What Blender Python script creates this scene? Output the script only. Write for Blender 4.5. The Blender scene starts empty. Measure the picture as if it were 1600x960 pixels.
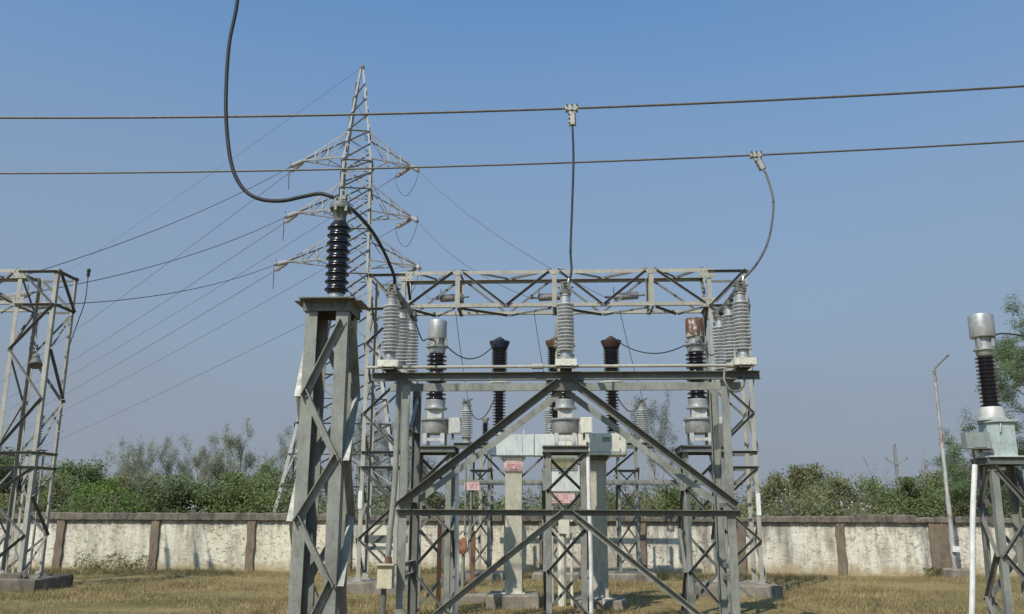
import bpy, math, random
import numpy as np
from mathutils import Vector as V, Matrix

random.seed(7)
SC = bpy.context.scene
COL = SC.collection
R = math.radians

# ------------------------------------------------------------------ camera
F, H = 1400.0, 2.05
PITCH, YAW, ROLL = R(13.26), R(3.27), R(0.2)
cam = bpy.data.cameras.new("camera")
camo = bpy.data.objects.new("camera", cam)
COL.objects.link(camo)
cam.sensor_width = 36.0
cam.lens = 36.0 * F / 1600.0
cam.clip_end = 9000
cam.clip_start = 0.05
camo.matrix_world = (Matrix.Translation((0, 0, H)) @ Matrix.Rotation(YAW, 4, 'Z') @
                     Matrix.Rotation(R(90) + PITCH, 4, 'X') @ Matrix.Rotation(ROLL, 4, 'Z'))
SC.camera = camo

def at(px, py, Y):
    """survey helper: point of the photograph (1600 px wide) on the vertical plane y = Y"""
    a, b = (px - 800) / F, (480 - py) / F
    u = a * math.cos(ROLL) - b * math.sin(ROLL)
    v = a * math.sin(ROLL) + b * math.cos(ROLL)
    y = math.cos(PITCH) - v * math.sin(PITCH)
    z = math.sin(PITCH) + v * math.cos(PITCH)
    x, y = u * math.cos(YAW) - y * math.sin(YAW), u * math.sin(YAW) + y * math.cos(YAW)
    k = Y / y
    return V((x * k, Y, H + z * k))

# ------------------------------------------------------------------ materials
def ramp(nt, fac, stops):
    r = nt.nodes.new('ShaderNodeValToRGB')
    el = r.color_ramp.elements
    while len(el) < len(stops):
        el.new(0.5)
    for e, (p, c) in zip(el, stops):
        e.position = p
        e.color = (c, c, c, 1) if isinstance(c, (int, float)) else (*c, 1)
    nt.links.new(fac, r.inputs[0])
    return r.outputs[0]

def noise(nt, vec, scale, detail=5, rough=0.6, dist=0):
    n = nt.nodes.new('ShaderNodeTexNoise')
    n.inputs['Scale'].default_value = scale
    n.inputs['Detail'].default_value = detail
    n.inputs['Roughness'].default_value = rough
    n.inputs['Distortion'].default_value = dist
    nt.links.new(vec, n.inputs['Vector'])
    return n.outputs['Fac']

def mix(nt, fac, a, b, mode='MIX'):
    m = nt.nodes.new('ShaderNodeMix')
    m.data_type = 'RGBA'
    m.blend_type = mode
    for sock, val in ((m.inputs[0], fac), (m.inputs[6], a), (m.inputs[7], b)):
        if hasattr(val, 'links'):
            nt.links.new(val, sock)
        elif isinstance(val, (int, float)):
            sock.default_value = val
        else:
            sock.default_value = (*val, 1)
    return m.outputs[2]

def scaled(nt, vec, s):
    m = nt.nodes.new('ShaderNodeMapping')
    m.inputs['Scale'].default_value = s
    nt.links.new(vec, m.inputs['Vector'])
    return m.outputs[0]

def newmat(name):
    m = bpy.data.materials.new(name)
    m.use_nodes = True
    nt = m.node_tree
    b = nt.nodes['Principled BSDF']
    g = nt.nodes.new('ShaderNodeNewGeometry')
    return m, nt, b, g

def surf(name, c1, c2, scale=3, rough=0.6, metal=0.0, stain=None, stain_scale=1.2, stain_thr=(0.55, 0.7),
         bump=0.0, streak=False, spec=0.5):
    m, nt, b, g = newmat(name)
    pos = g.outputs['Position']
    vec = scaled(nt, pos, (1, 1, 0.15)) if streak else pos
    col = ramp(nt, noise(nt, vec, scale), [(0.3, c1), (0.7, c2)])
    if stain:
        f = ramp(nt, noise(nt, scaled(nt, pos, (1, 1, 0.5)), stain_scale, 8, 0.7), [(stain_thr[0], 0.0), (stain_thr[1], 1.0)])
        col = mix(nt, f, col, stain)
    fine = ramp(nt, noise(nt, pos, 45, 4), [(0.3, 0.82), (0.7, 1.08)])
    col = mix(nt, 1.0, col, fine, 'MULTIPLY')
    mott = ramp(nt, noise(nt, scaled(nt, pos, (1, 1, .35)), 11, 8, .72, .4), [(.32, .74), (.5, 1.0), (.7, 1.14)])
    col = mix(nt, 1.0, col, mott, 'MULTIPLY')
    nt.links.new(col, b.inputs['Base Color'])
    rr = ramp(nt, noise(nt, pos, scale * 4), [(0.3, max(0.02, rough - 0.1)), (0.7, min(1, rough + 0.12))])
    nt.links.new(rr, b.inputs['Roughness'])
    b.inputs['Metallic'].default_value = metal
    b.inputs['Specular IOR Level'].default_value = spec
    if bump:
        bp = nt.nodes.new('ShaderNodeBump')
        bp.inputs['Strength'].default_value = bump
        bp.inputs['Distance'].default_value = 0.02
        nt.links.new(noise(nt, pos, 25, 6), bp.inputs['Height'])
        nt.links.new(bp.outputs[0], b.inputs['Normal'])
    return m

def leafmat(name, cols, rough=0.6, trans=0.25):
    m, nt, b, g = newmat(name)
    n = len(cols)
    c = ramp(nt, g.outputs['Random Per Island'], [(i / max(1, n - 1), k) for i, k in enumerate(cols)])
    big = ramp(nt, noise(nt, g.outputs['Position'], 0.7, 3), [(0.3, 0.6), (0.7, 1.25)])
    c = mix(nt, 1.0, c, big, 'MULTIPLY')
    nt.links.new(c, b.inputs['Base Color'])
    b.inputs['Roughness'].default_value = rough
    b.inputs['Specular IOR Level'].default_value = 0.2
    tr = nt.nodes.new('ShaderNodeBsdfTranslucent')
    nt.links.new(c, tr.inputs['Color'])
    ms = nt.nodes.new('ShaderNodeMixShader')
    ms.inputs[0].default_value = trans
    nt.links.new(b.outputs[0], ms.inputs[1])
    nt.links.new(tr.outputs[0], ms.inputs[2])
    nt.links.new(ms.outputs[0], nt.nodes['Material Output'].inputs['Surface'])
    return m

M = {}
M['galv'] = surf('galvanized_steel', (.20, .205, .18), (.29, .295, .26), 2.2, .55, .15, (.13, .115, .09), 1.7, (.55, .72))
M['galv_dark'] = surf('dull_shade_toned_galvanized_steel', (.115, .118, .108), (.175, .178, .162), 2.2, .6, .15, (.12, .10, .08), 1.5, (.6, .75))  # darkened to paint flange shade on beams and diagonals; also plain dark fittings
M['zinc'] = surf('weathered_zinc_paint', (.31, .295, .25), (.41, .395, .34), 1.6, .65, .05, (.22, .17, .12), 1.1, (.62, .75))
M['brace'] = surf('shade_darkened_brace_steel', (.12, .118, .105), (.18, .176, .16), 2.2, .65, .1, (.20, .18, .15), 1.3, (.58, .75))  # base tone lowered to put the flange shade into the bracing
M['tower_brace'] = surf('tower_brace_steel', (.24, .23, .21), (.36, .345, .32), 1.0, .6, .05, (.20, .17, .14), .7, (.6, .75))  # darker than the tower legs: shade on bracing and arms as colour
M['tower'] = surf('tower_steel', (.32, .31, .285), (.42, .405, .375), 1.0, .6, .05, (.30, .24, .19), .7, (.62, .75))
M['alu'] = surf('cast_aluminium', (.35, .35, .335), (.47, .47, .45), 4, .42, .45, (.28, .26, .23), 3, (.6, .75))
M['alu_white'] = surf('aluminium_paint', (.43, .43, .405), (.56, .555, .52), 4, .5, .1, (.38, .35, .3), 3, (.6, .75))
M['alu_rust'] = surf('rusting_aluminium_paint', (.45, .42, .38), (.55, .52, .48), 5, .6, .1, (.125, .062, .042), 3.4, (.49, .54))
M['brown'] = surf('brown_porcelain_glaze', (.014, .008, .007), (.03, .017, .014), 6, .16, 0, (.06, .045, .038), 5, (.58, .8), spec=.6)
M['black'] = surf('dark_porcelain_glaze', (.007, .005, .0055), (.016, .012, .012), 6, .24, 0, (.03, .025, .022), 6, (.6, .85), spec=.6)
M['grey_porc'] = surf('grey_porcelain_glaze', (.56, .57, .57), (.64, .65, .64), 5, .3, 0, (.28, .27, .25), 4, (.6, .8), spec=.6)
M['navy'] = surf('navy_paint', (.012, .018, .045), (.022, .032, .07), 5, .5, 0, (.05, .03, .02), 5, (.6, .75))
M['rustbrown'] = surf('rusty_brown_paint', (.10, .055, .02), (.17, .10, .04), 8, .75, 0, (.05, .03, .015), 5, (.55, .7))
M['redbrown'] = surf('dark_red_brown_paint', (.04, .016, .012), (.07, .03, .022), 8, .7, 0, (.03, .02, .015), 5, (.55, .7))
M['rust'] = surf('rust', (.13, .07, .042), (.21, .115, .065), 8, .85, 0, (.08, .04, .03), 5, (.55, .7), bump=.3)
M['rustred'] = surf('orange_rust_paint', (.26, .105, .06), (.33, .16, .10), 9, .8, 0, (.15, .05, .03), 9, (.5, .65))
M['cream'] = surf('cream_enamel', (.58, .56, .47), (.68, .66, .57), 2, .5, 0, (.50, .42, .30), 2.2, (.6, .75))
M['paleblue'] = surf('pale_blue_grey_enamel', (.51, .55, .535), (.60, .635, .615), 1.5, .45, 0, (.5, .5, .46), 2, (.6, .8))
M['tank'] = surf('pale_green_blue_enamel', (.32, .385, .37), (.41, .475, .45), 2.5, .4, 0, (.28, .31, .28), 3, (.6, .75), streak=True)
M['boxgrey'] = surf('grey_green_enamel', (.22, .25, .235), (.28, .31, .29), 3, .5)
M['boxyellow'] = surf('faded_yellow_enamel', (.50, .45, .31), (.58, .54, .40), 6, .65, 0, (.22, .10, .05), 5, (.58, .66), streak=True)
M['window'] = surf('dusty_yellow_glass', (.22, .21, .13), (.30, .28, .18), 5, .15)
M['pvc'] = surf('white_pvc', (.66, .65, .62), (.76, .75, .72), 3, .5, 0, (.5, .47, .42), 3, (.62, .75))
M['concpost'] = surf('grey_green_post_paint', (.40, .38, .305), (.49, .465, .375), 2.5, .75, 0, (.28, .27, .22), 2.2, (.58, .75), bump=.15)
M['conc'] = surf('weathered_concrete', (.17, .145, .115), (.30, .265, .215), 3, .9, 0, (.09, .08, .065), 1.6, (.5, .7), bump=.6)
M['coping'] = surf('grimy_coping_concrete', (.115, .095, .073), (.215, .185, .148), 3, .95, 0, (.07, .062, .052), 2, (.5, .65), bump=.8)
M['pilaster'] = surf('brown_render', (.15, .112, .08), (.225, .175, .125), 2.2, .95, 0, (.095, .075, .057), 1.5, (.52, .7), bump=.7)
M['cable'] = surf('black_cable', (.016, .017, .018), (.03, .03, .031), 6, .7)
M['conductor'] = surf('weathered_conductor', (.085, .075, .062), (.14, .122, .10), 10, .55, .2)
M['line'] = surf('thin_line', (.10, .105, .115), (.13, .135, .145), 3, .7)
M['clamp'] = surf('clamp_aluminium', (.34, .33, .30), (.45, .43, .39), 9, .55, .15)
M['bolt'] = surf('bolt_steel', (.13, .13, .12), (.24, .24, .23), 20, .5, .4)
M['signpink'] = surf('faded_pink_sign', (.60, .41, .40), (.68, .49, .47), 4, .6)
M['signred'] = surf('faded_red_lettering', (.52, .22, .22), (.6, .28, .27), 9, .6)
M['strain'] = surf('composite_insulator', (.40, .38, .36), (.5, .47, .45), 9, .6)
M['bark'] = surf('grey_bark', (.11, .095, .08), (.20, .175, .15), 6, .95)
M['barkpale'] = surf('pale_dry_bark', (.22, .20, .18), (.31, .29, .265), 6, .95)
M['farpole'] = surf('hazy_far_concrete', (.19, .19, .2), (.24, .24, .25), 2, .9)

M['leaf_bright'] = leafmat('bright_green_leaves', [(0.148, 0.243, 0.048), (0.199, 0.315, 0.066), (0.259, 0.38, 0.095)], .6, 0.5)
M['leaf_mid'] = leafmat('mid_green_leaves', [(0.18, 0.223, 0.089), (0.231, 0.28, 0.109), (0.295, 0.329, 0.149)], .6, 0.5)
M['leaf_dark'] = leafmat('dark_green_leaves', [(0.149, 0.182, 0.09), (0.195, 0.23, 0.111), (0.251, 0.278, 0.147)], .6, 0.5)
M['leaf_olive'] = leafmat('olive_leaves', [(0.219, 0.233, 0.105), (0.276, 0.281, 0.134), (0.342, 0.311, 0.173)], .6, 0.5)
M['leaf_grey'] = leafmat('grey_feathery_leaves', [(0.275, 0.292, 0.205), (0.333, 0.346, 0.243), (0.389, 0.38, 0.27)], .6, 0.5)
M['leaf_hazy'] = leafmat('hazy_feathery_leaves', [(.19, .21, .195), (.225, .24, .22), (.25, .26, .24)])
M['leaf_acacia'] = leafmat('fine_acacia_leaves', [(0.151, 0.217, 0.102), (0.196, 0.26, 0.126), (0.248, 0.304, 0.161)], .6, 0.5)
M['leaf_brown'] = leafmat('dry_brown_leaves', [(0.207, 0.163, 0.088), (0.186, 0.163, 0.098), (0.248, 0.207, 0.119)], .6, 0.4)
M['flower'] = leafmat('white_seed_heads', [(.7, .7, .67), (.8, .8, .77)])
M['grass'] = leafmat('dry_grass_blades', [(.28, .215, .105), (.38, .295, .15), (.46, .37, .20), (.33, .255, .12), (.21, .185, .08)], .8, .3)
M['weed'] = leafmat('green_weed_leaves', [(.12, .15, .055), (.17, .19, .075), (.25, .22, .11)], .7, .3)

def ground_material():
    m, nt, b, g = newmat('dry_grassy_soil')
    p = g.outputs['Position']
    c = ramp(nt, noise(nt, p, .35, 8, .65), [(.3, (.20, .155, .065)), (.5, (.28, .21, .095)), (.72, (.34, .26, .125))])
    f = ramp(nt, noise(nt, p, .16, 6, .6), [(.5, 0.0), (.66, 1.0)])
    c = mix(nt, f, c, (.14, .12, .045))
    fine = ramp(nt, noise(nt, p, 9, 8, .75), [(.3, .6), (.7, 1.2)])
    c = mix(nt, 1.0, c, fine, 'MULTIPLY')
    nt.links.new(c, b.inputs['Base Color'])
    b.inputs['Roughness'].default_value = .95
    b.inputs['Specular IOR Level'].default_value = .1
    bp = nt.nodes.new('ShaderNodeBump')
    bp.inputs['Strength'].default_value = .9
    bp.inputs['Distance'].default_value = .08
    nt.links.new(noise(nt, p, 6, 8, .7), bp.inputs['Height'])
    nt.links.new(bp.outputs[0], b.inputs['Normal'])
    return m
M['ground'] = ground_material()

def whitewash_material():
    m, nt, b, g = newmat('peeling_whitewash')
    p = g.outputs['Position']
    c = ramp(nt, noise(nt, p, .8, 6), [(.3, (.66, .61, .50)), (.6, (.74, .71, .62)), (.75, (.69, .68, .62))])
    vs = scaled(nt, p, (1.5, 1, .28))
    damp = ramp(nt, noise(nt, vs, .9, 9, .75), [(.47, 0.0), (.64, .85)])
    oi = nt.nodes.new('ShaderNodeObjectInfo')
    dm = nt.nodes.new('ShaderNodeMath'); dm.operation = 'MULTIPLY'
    nt.links.new(damp, dm.inputs[0])
    nt.links.new(ramp(nt, oi.outputs['Random'], [(0, .6), (1, 1.3)]), dm.inputs[1])
    c = mix(nt, dm.outputs[0], c, (.235, .225, .205))
    c = mix(nt, 1.0, c, ramp(nt, oi.outputs['Random'], [(0, (1.02, .98, .90)), (.5, (.95, .93, .88)), (1, (1.04, 1.02, .99))]), 'MULTIPLY')
    # flaked patches: small dark horizontal cracks like brick courses showing through
    fl = ramp(nt, noise(nt, scaled(nt, p, (1, 1, 1.8)), 5.5, 9, .8, .6), [(.53, 0.0), (.58, 1.0)])
    area = ramp(nt, noise(nt, p, .55, 4), [(.36, .35), (.54, 1.0)])
    flm = mix(nt, 1.0, fl, area, 'MULTIPLY')
    c = mix(nt, flm, c, (.22, .18, .135))
    # grime rising from the ground and yellowing
    sep = nt.nodes.new('ShaderNodeSeparateXYZ')
    nt.links.new(p, sep.inputs[0])
    ad = nt.nodes.new('ShaderNodeMath'); ad.operation = 'MULTIPLY_ADD'
    nt.links.new(noise(nt, p, 1.6, 7, .7), ad.inputs[0]); ad.inputs[1].default_value = 1.1
    nt.links.new(sep.outputs[2], ad.inputs[2])
    gr = ramp(nt, ad.outputs[0], [(.62, .85), (1.0, 0.0)])
    c = mix(nt, gr, c, (.36, .28, .17))
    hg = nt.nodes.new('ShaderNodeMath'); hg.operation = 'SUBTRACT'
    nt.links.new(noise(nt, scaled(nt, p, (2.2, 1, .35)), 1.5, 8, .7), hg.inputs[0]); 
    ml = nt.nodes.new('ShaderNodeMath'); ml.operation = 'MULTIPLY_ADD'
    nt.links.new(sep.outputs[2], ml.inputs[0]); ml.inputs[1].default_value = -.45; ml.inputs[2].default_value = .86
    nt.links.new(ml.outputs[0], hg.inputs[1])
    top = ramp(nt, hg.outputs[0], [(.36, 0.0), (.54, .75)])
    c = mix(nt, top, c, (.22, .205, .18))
    fine = ramp(nt, noise(nt, p, 30, 5), [(.3, .86), (.7, 1.06)])
    c = mix(nt, 1.0, c, fine, 'MULTIPLY')
    nt.links.new(c, b.inputs['Base Color'])
    b.inputs['Roughness'].default_value = .95
    b.inputs['Specular IOR Level'].default_value = .1
    bp = nt.nodes.new('ShaderNodeBump')
    bp.inputs['Strength'].default_value = .8
    bp.inputs['Distance'].default_value = .03
    nt.links.new(noise(nt, scaled(nt, p, (1, 1, 2)), 5, 9, .75), bp.inputs['Height'])
    nt.links.new(bp.outputs[0], b.inputs['Normal'])
    return m
M['white'] = whitewash_material()

# ------------------------------------------------------------------ mesh builder
def ortho(axis, u):
    axis = axis.normalized()
    u = V(u)
    u = u - axis * u.dot(axis)
    if u.length < 1e-6:
        u = axis.orthogonal()
    return u.normalized()

class MB:
    def __init__(self):
        self.v, self.f, self.q = [], [], []

    def mark(self):
        self.q.append((len(self.v), len(self.f)))

    def split(self):
        """group the primitives that touch each other; one MB per group"""
        ends = self.q[1:] + [(len(self.v), len(self.f))]
        bb = []
        for (v0, _), (v1, _) in zip(self.q, ends):
            vs = self.v[v0:v1]
            bb.append([(min(p[i] for p in vs) - .012, max(p[i] for p in vs) + .012) for i in range(3)])
        n = len(bb)
        g = list(range(n))
        def root(i):
            while g[i] != i:
                i = g[i]
            return i
        for i in range(n):
            for j in range(i):
                if all(bb[i][k][0] <= bb[j][k][1] and bb[j][k][0] <= bb[i][k][1] for k in range(3)):
                    g[root(i)] = root(j)
        out = {}
        for i in range(n):
            m = out.setdefault(root(i), MB())
            (v0, f0), (v1, f1) = self.q[i], ends[i]
            d = len(m.v) - v0
            m.mark()
            m.v += self.v[v0:v1]
            m.f += [tuple(k + d for k in f) for f in self.f[f0:f1]]
        return list(out.values())

    def pieces(self, name, m, parent=None, smooth=True, angle=35):
        return [k.build(name, m, parent, smooth, angle) for k in self.split()]

    def prism(self, a, b, prof, u, w):
        """extrude a 2-D profile (in axes u, w) from a to b"""
        self.mark()
        a, b = V(a), V(b)
        n = len(prof)
        i = len(self.v)
        for p in (a, b):
            for s, t in prof:
                self.v.append(p + u * s + w * t)
        for k in range(n):
            self.f.append((i + k, i + (k + 1) % n, i + n + (k + 1) % n, i + n + k))
        self.f.append(tuple(range(i + n - 1, i - 1, -1)))
        self.f.append(tuple(range(i + n, i + 2 * n)))
        return self

    def axes(self, a, b, u):
        ax = (V(b) - V(a)).normalized()
        u = ortho(ax, u)
        return u, ax.cross(u).normalized()

    def bar(self, a, b, wu, ww, u=(0, 0, 1)):
        u, w = self.axes(a, b, u)
        return self.prism(a, b, [(-wu/2, -ww/2), (wu/2, -ww/2), (wu/2, ww/2), (-wu/2, ww/2)], u, w)

    def box(self, c, s):
        c = V(c)
        return self.bar(c - V((0, 0, s[2]/2)), c + V((0, 0, s[2]/2)), s[0], s[1], (1, 0, 0))

    def ang(self, a, b, w, t, u, d):
        """L section: heel on the line a-b, one flange along u, the other along d"""
        ax = (V(b) - V(a)).normalized()
        u = ortho(ax, u)
        k = ax.cross(u).normalized()
        if k.dot(V(d)) < 0:
            k = -k
        return self.prism(a, b, [(0, 0), (w, 0), (w, t), (t, t), (t, w), (0, w)], u, k)

    def chan(self, a, b, h, w, t, u, d):
        """C section: web centred on a-b along u (height h), flanges along d"""
        ax = (V(b) - V(a)).normalized()
        u = ortho(ax, u)
        k = ax.cross(u).normalized()
        if k.dot(V(d)) < 0:
            k = -k
        g = h / 2
        return self.prism(a, b, [(-g, 0), (g, 0), (g, w), (g - t, w), (g - t, t), (t - g, t), (t - g, w), (-g, w)], u, k)

    def lathe(self, prof, c, n=20, axis=(0, 0, 1)):
        c = V(c)
        ax = V(axis).normalized()
        u = ortho(ax, (1, 0.01, 0.02))
        w = ax.cross(u)
        self.mark()
        i = len(self.v)
        for r, z in prof:
            r = max(r, 0.0005)
            for k in range(n):
                t = 2 * math.pi * k / n
                self.v.append(c + ax * z + u * (r * math.cos(t)) + w * (r * math.sin(t)))
        for j in range(len(prof) - 1):
            for k in range(n):
                self.f.append((i + j*n + k, i + j*n + (k+1) % n, i + (j+1)*n + (k+1) % n, i + (j+1)*n + k))
        self.f.append(tuple(range(i + n - 1, i - 1, -1)))
        j = i + (len(prof) - 1) * n
        self.f.append(tuple(range(j, j + n)))
        return self

    def tube(self, pts, r, n=8):
        pts = [V(p) for p in pts]
        rs = r if isinstance(r, (list, tuple)) else [r] * len(pts)
        self.mark()
        i = len(self.v)
        u = None
        for k, p in enumerate(pts):
            t = (pts[min(k + 1, len(pts) - 1)] - pts[max(k - 1, 0)]).normalized()
            u = ortho(t, u if u is not None else t.orthogonal())
            w = t.cross(u)
            for q in range(n):
                a = 2 * math.pi * q / n
                self.v.append(p + (u * math.cos(a) + w * math.sin(a)) * rs[k])
        for k in range(len(pts) - 1):
            for q in range(n):
                self.f.append((i + k*n + q, i + k*n + (q+1) % n, i + (k+1)*n + (q+1) % n, i + (k+1)*n + q))
        self.f.append(tuple(range(i + n - 1, i - 1, -1)))
        j = i + (len(pts) - 1) * n
        self.f.append(tuple(range(j, j + n)))
        return self

    def bolt(self, p, n, r=.014, h=.014):
        n = V(n).normalized()
        return self.lathe([(r, 0), (r, h), (r * .5, h), (r * .5, h * 1.7)], p, 6, n)

    def build(self, name, m, parent=None, smooth=True, angle=35):
        me = bpy.data.meshes.new(name)
        off = V((0, 0, 0))
        p = parent
        while p is not None:
            off += p.location
            p = p.parent
        me.from_pydata([tuple(q - off) for q in self.v], [], self.f)
        me.materials.append(m)
        me.update()
        if smooth:
            me.polygons.foreach_set('use_smooth', [True] * len(me.polygons))
            me.set_sharp_from_angle(angle=R(angle))
        o = bpy.data.objects.new(name, me)
        COL.objects.link(o)
        o.parent = parent
        return o

def tag(o, label=None, cat=None, group=None, kind=None):
    for k, v in (('label', label), ('category', cat), ('group', group), ('kind', kind)):
        if v:
            o[k] = v
    return o

def thing(name, loc, label, cat, group=None):
    o = bpy.data.objects.new(name, None)
    o.empty_display_size = .2
    COL.objects.link(o)
    o.location = loc
    return tag(o, label, cat, group)

def copy_tree(o, parent=None):
    c = o.copy()
    COL.objects.link(c)
    c.parent = parent
    for ch in list(o.children):
        copy_tree(ch, c)
    return c

def single(name, mb, m, label, cat, group=None, smooth=True, origin=None):
    """a thing that is one mesh, with its origin at its base"""
    o = mb.build(name, m, None, smooth)
    base = V(origin) if origin else V((sum(v.x for v in mb.v) / len(mb.v), sum(v.y for v in mb.v) / len(mb.v), min(v.z for v in mb.v)))
    o.data.transform(Matrix.Translation(-base))
    o.location = base
    return tag(o, label, cat, group)

def sheds(z0, z1, n, r_core, r_shed, r_small=None, thick=.35):
    """profile of a porcelain column with n drip sheds"""
    p = [(r_core, z0)]
    d = (z1 - z0) / n
    for i in range(n):
        b = z0 + d * i
        r = r_small if (r_small and i % 2) else r_shed
        p += [(r_core, b + d * .22), (r_core + .01, b + d * .26), (r - .010, b + d * .26), (r, b + d * .31), (r, b + d * .40), (r - .006, b + d * .46), (r_core + (r - r_core) * .3, b + d * .58), (r_core, b + d * .66)]
    p.append((r_core, z1))
    return p

def parabola(p, q, sag, n=28):
    p, q = V(p), V(q)
    return [p.lerp(q, k / n) - V((0, 0, sag * 4 * (k / n) * (1 - k / n))) for k in range(n + 1)]

def spline(pts, n=8):
    """Catmull-Rom through the points"""
    pts = [V(p) for p in pts]
    P = [pts[0] * 2 - pts[1]] + pts + [pts[-1] * 2 - pts[-2]]
    out = []
    for i in range(1, len(P) - 2):
        a, b, c, d = P[i - 1], P[i], P[i + 1], P[i + 2]
        for k in range(n):
            t = k / n
            out.append(.5 * ((2*b) + (c - a)*t + (2*a - 5*b + 4*c - d)*t*t + (3*b - a - 3*c + d)*t*t*t))
    out.append(pts[-1])
    return out

X, Y, Z = V((1, 0, 0)), V((0, 1, 0)), V((0, 0, 1))

def mesh_np(name, verts, faces_n, m, parent=None, quads=True):
    """fast mesh from numpy: every face has its own corners (k = 3 or 4)"""
    k = 4 if quads else 3
    nf = len(verts) // k
    me = bpy.data.meshes.new(name)
    me.vertices.add(len(verts))
    me.vertices.foreach_set('co', verts.astype(np.float32).ravel())
    me.loops.add(nf * k)
    me.loops.foreach_set('vertex_index', np.arange(nf * k, dtype=np.int32))
    me.polygons.add(nf)
    me.polygons.foreach_set('loop_start', np.arange(0, nf * k, k, dtype=np.int32))
    me.materials.append(m)
    me.update(calc_edges=True)
    o = bpy.data.objects.new(name, me)
    COL.objects.link(o)
    o.parent = parent
    return o

# ------------------------------------------------------------------ setting
def ground():
    xs = [-4000, -1200, -400, -150, -70] + [x for x in range(-60, 61, 3)] + [70, 150, 400, 1200, 4000]
    ys = [-400, -60, -20] + [y for y in range(-6, 70, 3)] + [80, 110, 160, 300, 700, 1500, 4500]
    me = bpy.data.meshes.new('ground')
    vs = []
    for y in ys:
        for x in xs:
            near = -30 < x < 30 and 0 < y < 34
            vs.append((x, y, random.uniform(-.05, .03) if near else 0))
    nx = len(xs)
    fs = [(j*nx + i, j*nx + i + 1, (j+1)*nx + i + 1, (j+1)*nx + i) for j in range(len(ys)-1) for i in range(nx-1)]
    me.from_pydata(vs, [], fs)
    me.materials.append(M['ground'])
    me.polygons.foreach_set('use_smooth', [True] * len(fs))
    o = bpy.data.objects.new('ground', me)
    COL.objects.link(o)
    tag(o, kind='structure')
ground()

def hill():
    me = bpy.data.meshes.new('hill')
    vs, fs = [], []
    n, k = 60, 6
    rnd = random.Random(3)
    hh = [max(0, math.sin(math.pi * i / n)) ** .6 * (19 + 4 * math.sin(i * .33) + rnd.uniform(-.6, .6)) for i in range(n + 1)]
    for j in range(k + 1):
        s = math.sin(math.pi * j / k)
        for i in range(n + 1):
            vs.append((-420 + 330 * i / n, 430 + 160 * j / k, hh[i] * s - .5))
    for j in range(k):
        for i in range(n):
            q = j * (n + 1) + i
            fs.append((q, q + 1, q + n + 2, q + n + 1))
    me.from_pydata(vs, [], fs)
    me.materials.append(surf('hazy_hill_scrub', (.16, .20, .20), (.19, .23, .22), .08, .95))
    me.polygons.foreach_set('use_smooth', [True] * len(fs))
    o = bpy.data.objects.new('hill', me)
    COL.objects.link(o)
    tag(o, kind='structure')
hill()

# boundary wall
WY = 35.5
PIL = [-39, -35.2, -31.4, -27.6, -23.7, -19.88, -16.05, -12.2, -8.38, -4.55, -.8, 2.96, 6.68, 10.38, 14.0, 17.75, 21.5, 25.3, 29.1, 33]
def wall():
    t = thing('boundary_wall', (0, WY, 0), 'long whitewashed boundary wall with brown pilasters and crumbling concrete coping', 'wall')
    rnd = random.Random(5)
    for i, x in enumerate(PIL):
        w = .7 if abs(x - 14) < .1 else .31
        mb = MB()
        # slightly ragged pilaster
        n = 9
        pts = []
        for j in range(n):
            z = -.1 + 2.05 * j / (n - 1)
            pts.append((z, rnd.uniform(-.025, .025), rnd.uniform(-.025, .025)))
        k = len(mb.v)
        for z, a, b in pts:
            for sx, sy in ((-1, 0), (1, 0), (1, 1), (-1, 1)):
                mb.v.append(V((x + sx * w/2 + (a if sx < 0 else b), WY - .09 + sy * .3, z)))
        for j in range(n - 1):
            for q in range(4):
                mb.f.append((k + j*4 + q, k + j*4 + (q+1) % 4, k + (j+1)*4 + (q+1) % 4, k + (j+1)*4 + q))
        mb.f.append((k + (n-1)*4, k + (n-1)*4 + 1, k + (n-1)*4 + 2, k + (n-1)*4 + 3))
        mb.build('pilaster', M['pilaster'], t, False)
        if i + 1 < len(PIL):
            x2 = PIL[i + 1]
            w2 = .7 if abs(x2 - 14) < .1 else .31
            a, b = x + w/2 - .03, x2 - w2/2 + .03
            MB().box(((a + b)/2, WY + .11, .93), (b - a, .2, 2.06)).build('plaster_panel', M['white'], t, False)
    mb = MB()
    n = 900
    xs = [-39.3 + 72.6 * i / n for i in range(n + 1)]
    chip = 0
    for x in xs:
        if rnd.random() < .04:
            chip = rnd.choice([0, .01, .03, .06, -.02, -.05])
        top = 2.15 + chip + rnd.uniform(-.02, .02)
        lo = 1.945 + rnd.uniform(-.012, .012)
        f = rnd.uniform(-.012, .012)
        for y, z in ((WY - .13 + f, lo), (WY - .13 + f, top - .03), (WY - .10 + f, top), (WY + .28, top), (WY + .28, lo)):
            mb.v.append(V((x, y, z)))
    for i in range(n):
        for q in range(5):
            mb.f.append((i*5 + q, i*5 + (q+1) % 5, (i+1)*5 + (q+1) % 5, (i+1)*5 + q))
    mb.f.append((4, 3, 2, 1, 0))
    mb.f.append(tuple(n*5 + q for q in range(5)))
    mb.build('coping', M['coping'], t, False)
wall()

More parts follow.
